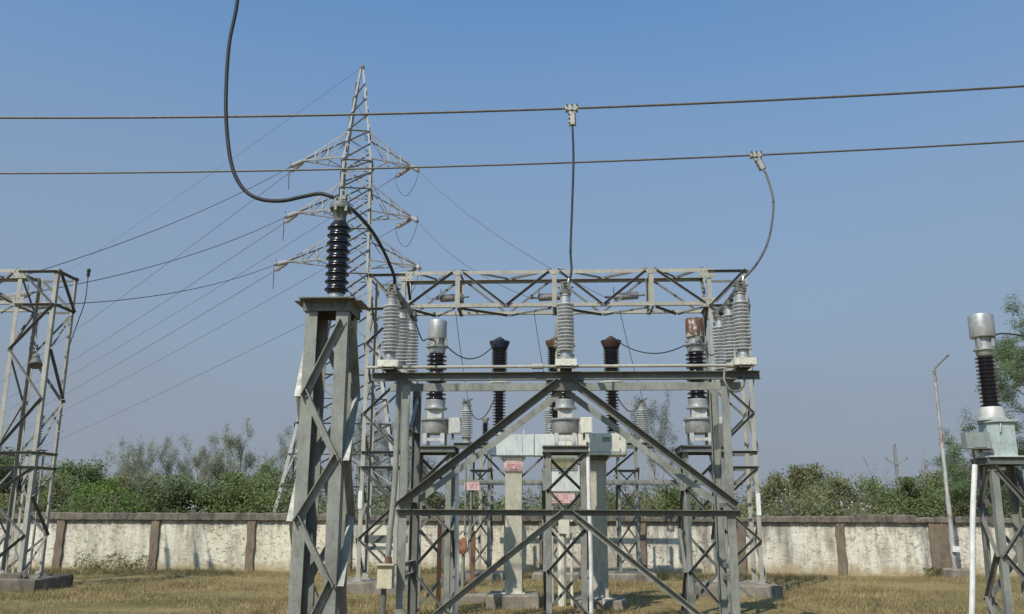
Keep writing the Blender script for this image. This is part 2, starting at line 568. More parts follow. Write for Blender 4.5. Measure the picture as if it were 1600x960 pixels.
# ------------------------------------------------------------------ lattice helpers
def plinth(mb, x0, x1, y0, y1, top, rnd=random.Random(11)):
    """rough concrete block with slightly broken edges"""
    mb.mark()
    nx = max(2, int((x1 - x0) / .25))
    ny = max(2, int((y1 - y0) / .25))
    i = len(mb.v)
    ring = [(x0 + (x1 - x0) * k / nx, y0) for k in range(nx)] + [(x1, y0 + (y1 - y0) * k / ny) for k in range(ny)] + \
           [(x1 - (x1 - x0) * k / nx, y1) for k in range(nx)] + [(x0, y1 - (y1 - y0) * k / ny) for k in range(ny)]
    n = len(ring)
    for z, jit in ((-.15, 0), (top - .04, .012), (top, .022)):
        for x, y in ring:
            ins = .03 if z == top else 0
            mb.v.append(V((x + rnd.uniform(-jit, jit) + (ins if x == x0 else -ins if x == x1 else 0),
                           y + rnd.uniform(-jit, jit) + (ins if y == y0 else -ins if y == y1 else 0), z + (rnd.uniform(-.015, .015) if z == top else 0))))
    for j in range(2):
        for k in range(n):
            mb.f.append((i + j*n + k, i + j*n + (k+1) % n, i + (j+1)*n + (k+1) % n, i + (j+1)*n + k))
    mb.f.append(tuple(range(i + 2*n, i + 3*n)))
    return mb

def lattice_column(parent, x0, x1, y0, y1, z0, z1, leg, brace, m, levels, horiz=(), flip=0, taper=None, gusset=True, bolts=False, bm=None):
    """four L-section legs and a zig-zag of L-section bracing on each face.
    levels: heights of the zig-zag nodes, horiz: heights of horizontal struts"""
    t = leg * .12
    def corner(sx, sy, z):
        e = 0 if taper is None else taper * (z1 - z) / (z1 - z0)
        return V(((x0 - e) if sx < 0 else (x1 + e), (y0 - e) if sy < 0 else (y1 + e), z))
    for sx in (-1, 1):
        for sy in (-1, 1):
            mb = MB().ang(corner(sx, sy, z0), corner(sx, sy, z1), leg, t, (-sx, 0, 0), (0, -sy, 0))
            mb.build('leg', m, parent, False)
    mb = MB()
    bb = MB()
    eps = .003
    faces = [((-1, -1), (1, -1), V((0, -1, 0))), ((1, -1), (1, 1), V((1, 0, 0))), ((1, 1), (-1, 1), V((0, 1, 0))), ((-1, 1), (-1, -1), V((-1, 0, 0)))]
    for fi, (A, B, nrm) in enumerate(faces):
        for i in range(len(levels) - 1):
            za, zb = levels[i], levels[i + 1]
            s = (i + fi + flip) % 2
            p = corner(*(A if s else B), za)
            q = corner(*(B if s else A), zb)
            inw = (q - p); inw.z = 0
            inw.normalize()
            p = p + inw * leg * .45 + nrm * eps
            q = q - inw * leg * .45 + nrm * eps
            d = (q - p).normalized()
            p, q = p - d * .04, q + d * .04
            side = ortho(d, (0, 0, 1))
            mb.ang(p + side * brace * .5, q + side * brace * .5, brace, brace * .13, -side, nrm)
            if bolts:
                for w in (p + d * .07, q - d * .07):
                    mb.bolt(w + nrm * brace * .13, nrm, .016, .016)
        for z in horiz:
            p, q = corner(*A, z), corner(*B, z)
            inw = (q - p).normalized()
            p, q = p + inw * .004 + nrm * (eps * 2.4), q - inw * .004 + nrm * (eps * 2.4)
            mb.ang(p, q, brace * 1.1, brace * .13, (0, 0, -1), nrm)
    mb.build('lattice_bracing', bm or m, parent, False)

# ------------------------------------------------------------------ gantries
GY0, GY1, GZ = 26.0, 27.14, 9.32
def gantry_beam(parent, xa, xb, posts, GZ=GZ):
    zb = GZ - 1.12
    mb = MB()
    c = .11
    for y, sy in ((GY0, 1), (GY1, -1)):
        mb.ang((xa, y, GZ), (xb, y, GZ), c, .012, (0, 0, -1), (0, sy, 0))
        mb.ang((xa, y, zb), (xb, y, zb), c, .012, (0, 0, 1), (0, sy, 0))
    o = parent
    pm = MB()
    mb.pieces('beam_chord', M['zinc'], parent, False)
    mb = MB()
    for y, n in ((GY0 - .004, V((0, -1, 0))), (GY1 + .004, V((0, 1, 0)))):
        for x in posts:
            pm.ang((x - .07, y, zb - .02), (x - .07, y, GZ + .02), .14, .012, (1, 0, 0), n * -1)
            pm.bar((x - .075, y - n.y * -.0, zb + .06), (x + .075, y, zb + .06), .16, .02, (0, 0, 1))
            pm.bar((x - .075, y, GZ - .06), (x + .075, y, GZ - .06), .16, .02, (0, 0, 1))
        allp = [xa] + list(posts) + [xb]
        for i in range(len(allp) - 1):
            a, b = allp[i], allp[i + 1]
            m_ = (a + b) / 2
            if i == 0:
                segs = [((a + .1, zb + .05), (b - .15, GZ - .05))]
            elif i == len(allp) - 2:
                segs = [((a + .15, GZ - .05), (b - .1, zb + .05))]
            else:
                segs = [((a + .15, GZ - .05), (m_ - .03, zb + .05)), ((m_ + .03, zb + .05), (b - .15, GZ - .05))]
            for (ax_, az), (bx_, bz) in segs:
                p, q = V((ax_, y + n.y * .012, az)), V((bx_, y + n.y * .012, bz))
                side = ortho(q - p, (0, 0, 1))
                mb.ang(p + side * .035, q + side * .035, .07, .009, -side, n)
    for z, n in ((GZ + .004, 1), (zb - .004, -1)):
        allp = [xa] + list(posts) + [xb]
        for i in range(len(allp) - 1):
            a, b = allp[i], allp[i + 1]
            m_ = (a + b) / 2
            for (ax_, ay), (bx_, by) in (((a + .1, GY0 + .06), (m_, GY1 - .06)), ((m_ + .05, GY1 - .06), (b - .1, GY0 + .06))):
                p, q = V((ax_, ay, z)), V((bx_, by, z))
                mb.ang(p, q, .065, .008, ortho(q - p, (1, 0, 0)), (0, 0, n))
        for x in posts:
            mb.ang((x, GY0 + .02, z + n * .01), (x, GY1 - .02, z + n * .01), .065, .008, (1, 0, 0), (0, 0, n))
    pm.pieces('beam_post', M['zinc'], parent, False)
    mb.build('beam_bracing', M['brace'], o, False)
    return o

def gusset_plates(parent, xs, dz0=0):
    mb = MB()
    bb = MB()
    for x, s in xs:
        for z in (9.16 + dz0, 8.28 + dz0):
            mb.bar((x - .19 * s - .05, GY0 - .017, z), (x + .19 * s + .05, GY0 - .017, z), .28, .012, (0, 0, 1))
            for dx in (-.18, -.06, .06, .18):
                for dz in (-.08, .08):
                    mb.bolt((x + dx, GY0 - .023, z + dz), (0, -1, 0), .018, .014)
    mb.pieces('gusset_plate', M['zinc'], parent, False)

def gantry_main():
    t = thing('gantry', (0, 26.5, 0), 'pale lattice steel gantry spanning the middle of the yard on two square columns', 'gantry', None)
    lev = [.45, 1.45, 2.45, 3.45]
    lev2 = [3.95, 5.0, 6.05, 7.1, 8.15, 9.28]
    for (x0, x1, f) in ((-5.86, -4.72, 0), (4.32, 5.48, 1)):
        lattice_column_part(t, x0, x1, lev, lev2, f)
    gantry_beam(t, -4.72, 4.32, [-3.13, -.22, 2.67])
    gusset_plates(t, [(-4.7, .9), (4.32, .9)])
    for x0, x1 in ((-6.4, -4.2), (3.6, 5.85)):
        plinth(MB(), x0, x1, 25.5, 27.7, .3).pieces('plinth', M['conc'], t, False)
    # small rust-and-white markers and white-painted bands seen low on the legs
    mb = MB()
    mb.box((-5.83, 25.99, 2.55), (.115, .016, .5)).box((5.44, 25.99, 2.45), (.115, .016, .6))
    mb.pieces('white_band', M['pvc'], t, False)
    mb = MB().box((-5.1, 26.3, 1.45), (1.25, .05, .22)).box((-5.2, 26.33, 1.2), (1.0, .05, .1))
    mb.pieces('cross_board', M['galv_dark'], t, False)
    return t

def lattice_column_part(t, x0, x1, lev, lev2, f, legw=.115, zt=GZ):
    tk = legw * .12
    for sx in (-1, 1):
        for sy in (-1, 1):
            x, y = (x0 if sx < 0 else x1), (GY0 if sy < 0 else GY1)
            MB().ang((x, y, .28), (x, y, zt), legw, tk, (-sx, 0, 0), (0, -sy, 0)).build('leg', M['zinc'], t, False)
    mb = MB()
    faces = [((x0, GY0), (x1, GY0), V((0, -1, 0))), ((x1, GY0), (x1, GY1), V((1, 0, 0))), ((x1, GY1), (x0, GY1), V((0, 1, 0))), ((x0, GY1), (x0, GY0), V((-1, 0, 0)))]
    for fi, (A, B, n) in enumerate(faces):
        for L in (lev, lev2):
            for i in range(len(L) - 1):
                s = (i + (fi // 2) + f) % 2
                a, b = (A, B) if s else (B, A)
                p, q = V((*a, L[i])), V((*b, L[i + 1]))
                h = q - p; h.z = 0; h.normalize()
                p, q = p + h * .03 + n * .004, q - h * .03 + n * .004
                side = ortho(q - p, (0, 0, 1))
                mb.ang(p + side * .035, q + side * .035, .07, .009, -side, n)
        for z in (3.5, 3.93, zt - 1.12, zt - .07):
            p, q = V((*A, z)) + n * .008, V((*B, z)) + n * .008
            h = (q - p).normalized()
            mb.ang(p + h * .005, q - h * .005, .075, .009, (0, 0, -1), n)
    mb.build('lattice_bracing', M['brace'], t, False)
    mb = MB()
    for x in (x0 + .06, x1 - .06):
        for y in (GY0 + .06, GY1 - .06):
            mb.box((x, y, .315), (.3, .3, .03))
            mb.box((x, y - .1, .40), (.16, .02, .16))
    mb.pieces('base_plate', M['zinc'], t, False)
gantry_main()

def gantry_side():
    t = thing('gantry', (-16.2, 26.5, 0), 'tall lattice gantry column at the left edge with cross beam running out of view', 'gantry')
    lev = [.45, 1.5, 2.6, 3.45]
    lev2 = [3.95, 5.5, 7.0, 8.4, 9.52]
    lattice_column_part(t, -16.86, -15.6, lev, lev2, 1, .125, 9.56)
    gantry_beam(t, -27.2, -16.86, [-24.6, -21.8, -19.2], 9.56)
    gusset_plates(t, [(-16.8, .9)], .24)
    mb = MB()
    plinth(mb, -18.2, -14.85, 25.45, 27.5, .34)
    plinth(mb, -15.9, -15.3, 25.5, 25.85, .50)
    mb.pieces('plinth', M['coping'], t, False)
    rub = MB()
    rr = random.Random(8)
    for k in range(16):
        c = V((rr.uniform(-17.6, -15.0), rr.uniform(25.5, 26.3), .34 + rr.uniform(0, .05)))
        w_ = rr.uniform(.06, .16)
        rub.bar(c - V((w_, rr.uniform(-.1, .1), 0)), c + V((w_, rr.uniform(-.1, .1), rr.uniform(-.04, .1))), rr.uniform(.08, .16), rr.uniform(.08, .2), Z)
    o = rub.build('rubble', M['conc'], t, False)
    o['kind'] = 'stuff'
    mb = MB()
    for z in (4.6, 5.1, 5.6, 7.6, 8.6):
        mb.tube([(-15.62, 27.0, z), (-15.42, 27.0, z)], .012, 6)
    mb.pieces('climbing_step', M['zinc'], t)
gantry_side()

# ------------------------------------------------------------------ isolator in the foreground
PH = [-2.95, .06, 3.03]
def isolator_frame():
    t = thing('isolator_stand', (0, 15.75, 0), 'galvanized steel frame carrying the grey-insulator isolator, with large inverted V braces', 'steel frame')
    g = M['galv']
    YF, YR = 15.2, 16.32
    # posts
    for x, sx in ((-2.75, -1), (2.8, 1)):
        MB().ang((x, YF, -.1), (x, YF, 4.33), .135, .014, (-sx, 0, 0), (0, 1, 0)).build('post', g, t, False)
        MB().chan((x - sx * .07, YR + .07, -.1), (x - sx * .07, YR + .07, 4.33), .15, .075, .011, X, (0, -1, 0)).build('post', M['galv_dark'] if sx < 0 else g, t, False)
    # beams: channels opening towards the camera side so the top flange shades the web; front steel also darkened for that shade
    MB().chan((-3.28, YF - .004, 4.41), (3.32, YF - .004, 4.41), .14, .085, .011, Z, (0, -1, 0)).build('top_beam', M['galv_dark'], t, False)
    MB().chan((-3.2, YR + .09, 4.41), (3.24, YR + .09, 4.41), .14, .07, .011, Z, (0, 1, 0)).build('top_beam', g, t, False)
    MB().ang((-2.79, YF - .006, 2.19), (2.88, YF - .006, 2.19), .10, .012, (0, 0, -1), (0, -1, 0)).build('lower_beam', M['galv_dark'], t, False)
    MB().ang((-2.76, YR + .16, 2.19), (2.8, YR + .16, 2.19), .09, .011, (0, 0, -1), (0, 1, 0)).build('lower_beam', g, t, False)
    # big diagonals
    def dia(p, q, y, w, out, mat):
        p, q = V((p[0], y, p[1])), V((q[0], y, q[1]))
        side = ortho(q - p, (0, 0, 1))
        MB().ang(p + side * w * .5, q + side * w * .5, w, .012, -side, (0, out, 0)).pieces('diagonal_brace', mat, t, False)
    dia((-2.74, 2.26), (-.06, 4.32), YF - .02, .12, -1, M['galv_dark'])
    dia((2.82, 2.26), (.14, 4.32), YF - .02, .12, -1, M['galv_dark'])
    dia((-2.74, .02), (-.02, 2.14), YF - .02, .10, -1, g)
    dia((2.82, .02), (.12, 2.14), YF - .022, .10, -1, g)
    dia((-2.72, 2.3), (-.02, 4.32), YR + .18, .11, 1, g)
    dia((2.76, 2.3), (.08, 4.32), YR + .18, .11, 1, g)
    # centre gusset and battens between front and rear posts
    mb = MB()
    mb.bar((-.28, YF - .038, 4.27), (.36, YF - .038, 4.27), .2, .012, Z)
    mb.bar((-.2, YF - .036, 2.11), (.3, YF - .036, 2.11), .16, .01, Z)
    mb.pieces('gusset_plate', M['galv_dark'], t, False)
    mb = MB()
    for x in (-2.72, 2.74):
        for z in (3.55, 2.32, 1.32, 1.12, .3):
            mb.ang((x, YF + .02, z), (x, YR + .06, z), .08, .01, (0, 0, -1), (1, 0, 0))
    mb.ang((-2.70, YF + .05, 3.25), (-2.70, YR + .04, 4.2), .06, .008, (0, 0, -1), (1, 0, 0))
    mb.pieces('batten', g, t, False)
    # triangular cable bracket on the right
    mb = MB().prism((2.62, 15.35, 3.2), (2.62, 15.85, 3.2), [(0, 0), (.16, .14), (.16, .42), (0, .42)], X, Z)
    mb.build('bracket', M['galv_dark'], t, False)
    # drive pipe joining the phases, operating rod, operating box
    mb = MB().tube([(-3.35, 15.08, 4.565), (3.02, 15.08, 4.565)], .027, 10)
    mb.lathe([(.045, -.1), (.045, .1)], (-.42, 15.08, 4.565), 10, X)
    mb.lathe([(.045, -.14), (.045, .14)], (2.9, 15.08, 4.565), 10, X)
    mb.pieces('linkage_pipe', M['zinc'], t)
    mb = MB().tube(spline([(-2.86, 15.5, 4.45), (-2.86, 15.45, 4.2), (-2.86, 15.42, 3.2), (-2.87, 15.36, 2.4), (-2.90, 15.28, 1.8), (-2.91, 15.2, 1.3)]), .05, 10)
    mb.build('operating_rod', g, t)
    op = MB().box((-2.9, 15.05, 1.12), (.24, .24, .36)).box((-2.9, 15.03, 1.31), (.3, .3, .02)).build('operating_box', M['boxyellow'], t, False)
    MB().lathe([(.055, 0), (.055, .1), (.03, .12)], (-2.87, 15.08, 1.32), 10).build('gland', M['rust'], op)
    MB().tube([(-2.93, 15.06, .94), (-2.93, 15.06, -.05)], .045, 8).build('conduit', M['galv_dark'], t)
    # loose earth cable loop at the right end of the beam
    mb = MB().tube(spline([(2.72, 15.1, 4.46), (2.7, 15.02, 4.3), (2.78, 15.0, 4.14), (2.92, 15.0, 4.12), (3.02, 15.02, 4.24), (3.03, 15.06, 4.42)]), .02, 7)
    mb.build('earth_cable', M['galv_dark'], t)
isolator_frame()

IY = [15.0, 16.03, 17.06]
def isolator_pole(x, label, first=None):
    if first:
        c = copy_tree(first)
        c.location.x = x
        tag(c, label)
        return c
    t = thing('isolator_pole', (x, 16.0, 4.48), label, 'isolator', 'isolator phases on the front steel frame')
    MB().chan((x, 14.83, 4.5), (x, 17.3, 4.5), .2, .06, .01, X, (0, 0, 1)).build('base_channel', M['galv_dark'], t, False)
    for i, y in enumerate(IY):
        b = 4.66
        ins = MB().lathe(sheds(4.80, 5.66, 14, .082, .15), (x, y, 0), 28).build('post_insulator', M['grey_porc'], t, True, 50)
        mb = MB().lathe([(.13, b), (.13, b + .025), (.095, b + .04), (.10, b + .13), (.085, b + .155)], (x, y, 0), 20)
        mb.build('flange', M['alu'], ins)
        MB().lathe([(.085, 5.655), (.09, 5.66), (.085, 5.77), (.1, 5.775), (.1, 5.80), (.05, 5.81)], (x, y, 0), 20).build('cap', M['alu'], ins)
        if i == 0:
            MB().box((x, y, 4.60), (.36, .3, .115)).build('bearing_box', M['cream'], t, False)
            MB().box((x - .0, y + .05, 4.53), (.2, .26, .06)).pieces('base_plate', M['galv_dark'], t, False)
            MB().box((x - .16, y - .08, 4.71), (.03, .03, .16)).build('stop_lug', M['zinc'], t, False)
        else:
            MB().box((x, y, 4.6), (.3, .26, .115)).build('bearing_box', M['alu'], t, False)
    mb = MB()
    mb.tube([(x, 14.95, 5.93), (x, 17.12, 5.93)], .038, 10)
    mb.bar((x + .05, 15.1, 5.96), (x + .05, 16.9, 5.96), .05, .02, Z)
    mb.build('switch_blade', M['galv'], t)
    mb = MB()
    for y in (IY[0], IY[2]):
        mb.box((x, y, 5.84), (.2, .2, .06)).box((x - .05, y, 5.92), (.05, .16, .18)).box((x + .06, y, 5.91), (.05, .2, .16))
        mb.lathe([(.03, 0), (.075, .01), (.075, .035), (.03, .04), (.03, .055), (.08, .06), (.08, .085), (.03, .09)], (x, y, 5.93), 12)
        for dx in (-.09, .1):
            mb.bolt((x + dx, y, 5.93), (dx, 0, 0), .022, .03)
    mb.box((x, IY[1], 5.86), (.12, .3, .1))
    mb.pieces('terminal', M['galv_dark'], t, True, 30)
    mb = MB().tube([(x + .04, IY[0] - .05, 5.95), (x + .07, IY[0] - .03, 6.08)], .02, 8)
    mb.build('terminal_stud', M['alu'], t)
    return t
ip = isolator_pole(PH[0], 'left isolator phase: three grey ribbed insulators in line under one switch blade')
isolator_pole(PH[1], 'middle isolator phase of grey ribbed insulators above the peak of the inverted V brace', ip)
isolator_pole(PH[2], 'right isolator phase of grey ribbed insulators, under the curved dropper from the lower wire', ip)

# ------------------------------------------------------------------ current transformers and stands
CX, CYC = [-2.91, .05, 3.05], 20.4
def ct_stand(x, label, first=None):
    if first:
        c = copy_tree(first)
        c.location.x = x
        tag(c, label)
        return c
    t = thing('support_stand', (x, CYC, 0), label, 'support stand', 'lattice stands under the current transformers')
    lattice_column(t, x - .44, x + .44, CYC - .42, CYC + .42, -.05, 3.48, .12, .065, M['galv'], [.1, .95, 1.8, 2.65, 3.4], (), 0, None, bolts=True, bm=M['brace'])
    mb = MB()
    for y in (CYC - .46, CYC + .46):
        mb.chan((x - .5, y, 3.53), (x + .5, y, 3.53), .13, .06, .01, Z, (0, -1 if y < CYC else 1, 0))
    for xx in (x - .47, x + .47):
        mb.chan((xx, CYC - .45, 3.528), (xx, CYC + .45, 3.528), .125, .05, .01, Z, (1 if xx > x else -1, 0, 0))
    mb.pieces('top_frame', M['galv_dark'], t, False)
    MB().box((x, CYC, 3.607), (1.0, .98, .014)).build('top_plate', M['galv_dark'], t, False)
    return t
cs = ct_stand(CX[0], 'square lattice stand under the left silver-capped current transformer')
ct_stand(CX[1], 'square lattice stand under the middle current transformer, before the breaker cabinet', cs)
ct_stand(CX[2], 'square lattice stand under the rusty-capped current transformer on the right', cs)

def current_transformer(x, label, headmat):
    t = thing('current_transformer', (x, CYC, 3.615), label, 'transformer', 'brown-insulator current transformers in a row')
    y = CYC
    w = M['alu_white']
    mb = MB()
    for sx in (-1, 1):
        for sy in (-1, 1):
            mb.box((x + sx * .2, y + sy * .2, 3.76), (.09, .09, .29))
    mb.box((x, y - .2, 3.77), (.34, .05, .07))
    mb.pieces('base_frame', w, t, False)
    d = MB().lathe([(.2, 3.9), (.29, 3.905), (.305, 3.93), (.305, 4.2), (.35, 4.205), (.35, 4.24), (.1, 4.245)], (x, y, 0), 28).build('drum', M['alu'], t)
    mb = MB()
    for a in range(12):
        q = 2 * math.pi * a / 12
        mb.bolt((x + .33 * math.cos(q), y + .33 * math.sin(q), 4.24), Z, .016, .016)
    for sx in (-1, 1):
        mb.box((x + sx * .36, y - .12, 4.08), (.06, .05, .12))
    mb.pieces('lug', M['alu'], d, False)
    MB().box((x, y, 4.35), (.33, .33, .225)).build('neck_box', w, t, False)
    MB().lathe([(.22, 4.463), (.265, 4.465), (.265, 4.5), (.225, 4.51), (.215, 4.56), (.225, 4.66), (.2, 4.69)], (x, y, 0), 26).build('collar', M['alu'], t)
    MB().lathe(sheds(4.68, 5.76, 11, .155, .235), (x, y, 0), 28).build('porcelain', M['brown'], t, True, 50)
    MB().lathe([(.16, 5.75), (.19, 5.76), (.2, 5.86), (.2, 5.9), (.25, 5.905), (.25, 5.94), (.17, 5.945), (.17, 6.12)], (x, y, 0), 26).build('top_collar', M['alu'], t)
    hd = MB().lathe([(.17, 6.1), (.215, 6.105), (.22, 6.12), (.22, 6.52), (.212, 6.54), (.1, 6.55)], (x, y, 0), 28).build('head', headmat, t)
    mb = MB().box((x + .02, y - .2, 6.02), (.1, .08, .14)).box((x + .22, y - .06, 6.03), (.04, .05, .2)).box((x - .2, y, 6.02), (.06, .08, .06))
    mb.pieces('terminal', M['galv'], t, False)
    tb = MB().box((x + .47, y - .12, 4.08), (.27, .2, .36)).box((x + .49, y - .225, 4.08), (.2, .014, .32)).build('terminal_box', M['cream'] if abs(x - .05) < .1 else M['alu_white'], t, False)
    MB().box((x + .42, y - .12, 3.84), (.05, .05, .14)).build('bracket', M['galv_dark'], tb, False)
    return t
current_transformer(CX[0], 'current transformer with clean silver cylinder cap on the left', M['alu'])
current_transformer(CX[1], 'current transformer whose silver cap hides behind the middle isolator insulators', M['alu'])
current_transformer(CX[2], 'current transformer with brown rust peeling over its silver cap', M['alu_rust'])

# ------------------------------------------------------------------ circuit breaker
BY = 22.5
def breaker():
    t = thing('circuit_breaker', (-.1, BY, 0), 'three-pole circuit breaker with long pale cabinet on two square columns', 'circuit breaker')
    # cabinet: left section with sloped corner, centre, right
    prof = [(-1.8, 3.56), (-.72, 3.56), (-.72, 4.07), (-1.44, 4.07), (-1.8, 3.79)]
    mb = MB().prism((0, BY - .26, 0), (0, BY + .38, 0), prof, X, Z)
    cab = mb.build('cabinet', M['paleblue'], t, False)
    MB().box((-.33, BY + .06, 3.813), (.76, .63, .515)).build('cabinet', M['paleblue'], t, False)
    mb = MB().box((.2, BY - .02, 3.86), (.28, .76, .4)).box((.94, BY - .05, 3.81), (1.14, .9, .515))
    mb.build('cabinet', M['cream'], t, False)
    mb = MB().box((-.715, BY + .06, 3.81), (.016, .66, .53)).box((1.525, BY - .05, 3.81), (.02, .93, .53)).box((.355, BY - .02, 3.815), (.02, .83, .53))
    mb.bar((-1.8, BY - .23, 3.552), (.36, BY - .23, 3.552), .03, .04, Z)
    mb.pieces('cabinet_seam', M['boxgrey'], t, False)
    mb = MB()
    for xx in (-1.0, -.2):
        mb.box((xx, BY - .262, 3.8), (.012, .006, .4))
    for xx, yy in ((.5, -.505), (1.38, -.505)):
        mb.box((xx, BY + yy, 3.95), (.03, .014, .07)).box((xx, BY + yy, 3.67), (.03, .014, .07))
    mb.box((.94, BY - .503, 3.62), (.9, .008, .012))
    mb.box((.62, BY - .503, 3.8), (.025, .02, .09))
    mb.pieces('hinge', M['boxgrey'], t, False)
    MB().box((1.05, BY - .503, 3.92), (.2, .006, .11)).build('name_plate', M['galv'], t, False)
    mb = MB()
    for x, zb in ((-1.22, .3), (.84, .2)):
        for dx in (-.23, .23):
            for dy in (-.24, .24):
                mb.bolt((x + dx, BY + dy, zb + .024), Z, .022, .05)
        for k in range(5):
            mb.bolt((x - .2 + k * .1, BY - .233, 3.515), (0, -1, 0), .012, .012)
    mb.pieces('anchor_bolt', M['bolt'], t, False)
    mb = MB()
    for x in (-1.22, .84):
        mb.box((x, BY, 3.515), (.56, .46, .03)).box((x, BY, 3.475), (.48, .43, .05))
    mb.pieces('column_flange', M['galv'], t, False)
    for x, zb in ((-1.22, .3), (.84, .2)):
        MB().box((x, BY, (3.435 + zb) / 2), (.405, .4, 3.435 - zb)).build('support_column', M['concpost'], t, False)
        MB().box((x, BY, zb + .012), (.56, .56, .024)).pieces('base_plate', M['cream'], t, False)
        plinth(MB(), x - .62, x + .62, BY - .62, BY + .6, zb).pieces('plinth', M['conc'], t, False)
    mb = MB()
    for p, q in (((-1.44, 3.03), (-1.98, 3.58)), ((-1.0, 3.03), (-.42, 3.56)), ((.62, 3.05), (.1, 3.58)), ((1.06, 3.05), (1.75, 3.62))):
        a, b = V((p[0], BY - .12, p[1])), V((q[0], BY - .12, q[1]))
        s = ortho(b - a, Z)
        mb.ang(a, b, .05, .008, s, (0, -1, 0))
    mb.pieces('knee_brace', M['galv_dark'], t, False)
    caps = [M['navy'], M['rustbrown'], M['redbrown']]
    for k, x in enumerate((-1.6, -.17, 1.24)):
        base = 4.0 if k else 4.02
        pole = MB().lathe([(.1, 4.06), (.2, 4.065), (.2, 4.09), (.14, 4.1), (.13, 4.15), (.1, 4.16)], (x, BY, 0), 22).build('pole_base', M['alu_white'], t)
        MB().lathe(sheds(4.15, 5.28, 15, .1, .17), (x, BY, 0), 26).build('support_porcelain', M['brown'], pole, True, 50)
        MB().lathe([(.11, 5.27), (.15, 5.28), (.24, 5.32), (.30, 5.36), (.30, 5.385), (.22, 5.42), (.15, 5.43)], (x, BY, 0), 26).build('corona_disc', M['alu_white'], pole)
        MB().lathe(sheds(5.42, 6.26, 15, .155, .205), (x, BY, 0), 26).build('interrupter_porcelain', M['brown'], pole, True, 50)
        MB().lathe([(.16, 6.25), (.2, 6.27), (.21, 6.3), (.255, 6.4), (.26, 6.45), (.23, 6.455), (.12, 6.47), (.12, 6.52), (.06, 6.525), (.05, 6.57)], (x, BY, 0), 26).build('pole_cap', caps[k], pole)
    # mechanism cabinet slung under the middle, seen through the middle stand
    mc = MB().box((-.05, BY - .12, 3.0), (.9, .5, .62)).build('mechanism_cabinet', M['paleblue'], t, False)
    MB().box((-.04, BY - .38, 3.36), (.62, .03, .26)).build('inspection_window', M['window'], mc, False)
    MB().box((-.02, BY - .376, 3.36), (.72, .02, .36)).build('window_frame', M['boxgrey'], mc, False)
    MB().bar((-.12, BY - .375, 3.14), (.12, BY - .375, 3.14), .03, .03, Z).build('handle', M['galv'], mc, False)
    mb = MB().box((.0, BY - .05, 1.92), (.26, .2, .46)).box((.0, BY - .06, 2.0), (.42, .1, .05))
    mb.pieces('junction_box', M['cream'], t, False)
    mb = MB().tube([(-.06, BY, 1.7), (-.06, BY, -.05)], .1, 10)
    mb.tube([(-.3, BY - .05, 2.7), (-.3, BY - .05, -.05)], .045, 8).tube([(.18, BY, 1.7), (.18, BY, -.05)], .04, 8)
    mb.pieces('cable_duct', M['cream'], t)
    MB().tube([(.86, BY - .215, .6), (.86, BY - .25, .3), (.9, BY - .5, .24), (.92, BY - .66, .1)], .03, 6).build('earth_strip', M['zinc'], t)
    mb = MB().tube([(-.98, BY, 4.07), (-.98, BY, 4.2)], .012, 6)
    mb.tube([(.24, BY - .3, 4.05), (.24, BY - .3, 4.17)], .012, 6)
    mb.pieces('lifting_lug', M['cream'], t)
breaker()

# ------------------------------------------------------------------ signs
def sign(c, w, h, label, rows, seed):
    t = thing('sign_plate', c, label, 'sign', 'pink notice plates')
    x, y, z = c
    MB().box((x, y, z), (w, .008, h)).build('plate', M['signpink'], t, False)
    rnd = random.Random(seed)
    mb = MB()
    for r, (zz, hh, fill) in enumerate(rows):
        px = x - w * .42 * fill
        zc = z + h * zz
        while px < x + w * .42 * fill:
            wd = rnd.uniform(.35, .9) * h * hh
            k = rnd.random()
            g = h * hh
            if k < .85:
                mb.box((px + wd * .5, y - .0065, zc + g * .42), (wd * 1.05, .003, g * .16))
                mb.box((px + wd * .8, y - .008, zc), (g * .15, .003, g * .95))
                if rnd.random() < .75:
                    mb.box((px + wd * .35, y - .0075, zc - g * rnd.uniform(-.05, .3)), (wd * .6, .003, g * .15))
                if rnd.random() < .5:
                    mb.box((px + wd * .2, y - .0085, zc), (g * .13, .003, g * .6))
            px += wd * 1.12
    bord = MB()
    mb.box((x, y - .006, z + h * .47), (w * .97, .003, h * .02)).box((x, y - .006, z - h * .47), (w * .97, .003, h * .02))
    mb.build('lettering', M['signred'], t, False)
sign((-1.22, BY - .215, 3.28), .46, .24, 'pink notice plate at the top of the left breaker column', [(.2, .2, .8), (-.03, .22, 1), (-.3, .16, .6)], 1)
sign((-2.42, 24.0, 2.87), .40, .22, 'pink notice plate on a thin rod left of the breaker', [(.15, .3, .9), (-.2, .22, .7)], 2)
sign((-.06, BY - .39, 2.52), .66, .24, 'wide pink notice plate below the breaker mechanism cabinet', [(.12, .42, 1), (-.28, .2, .9)], 3)

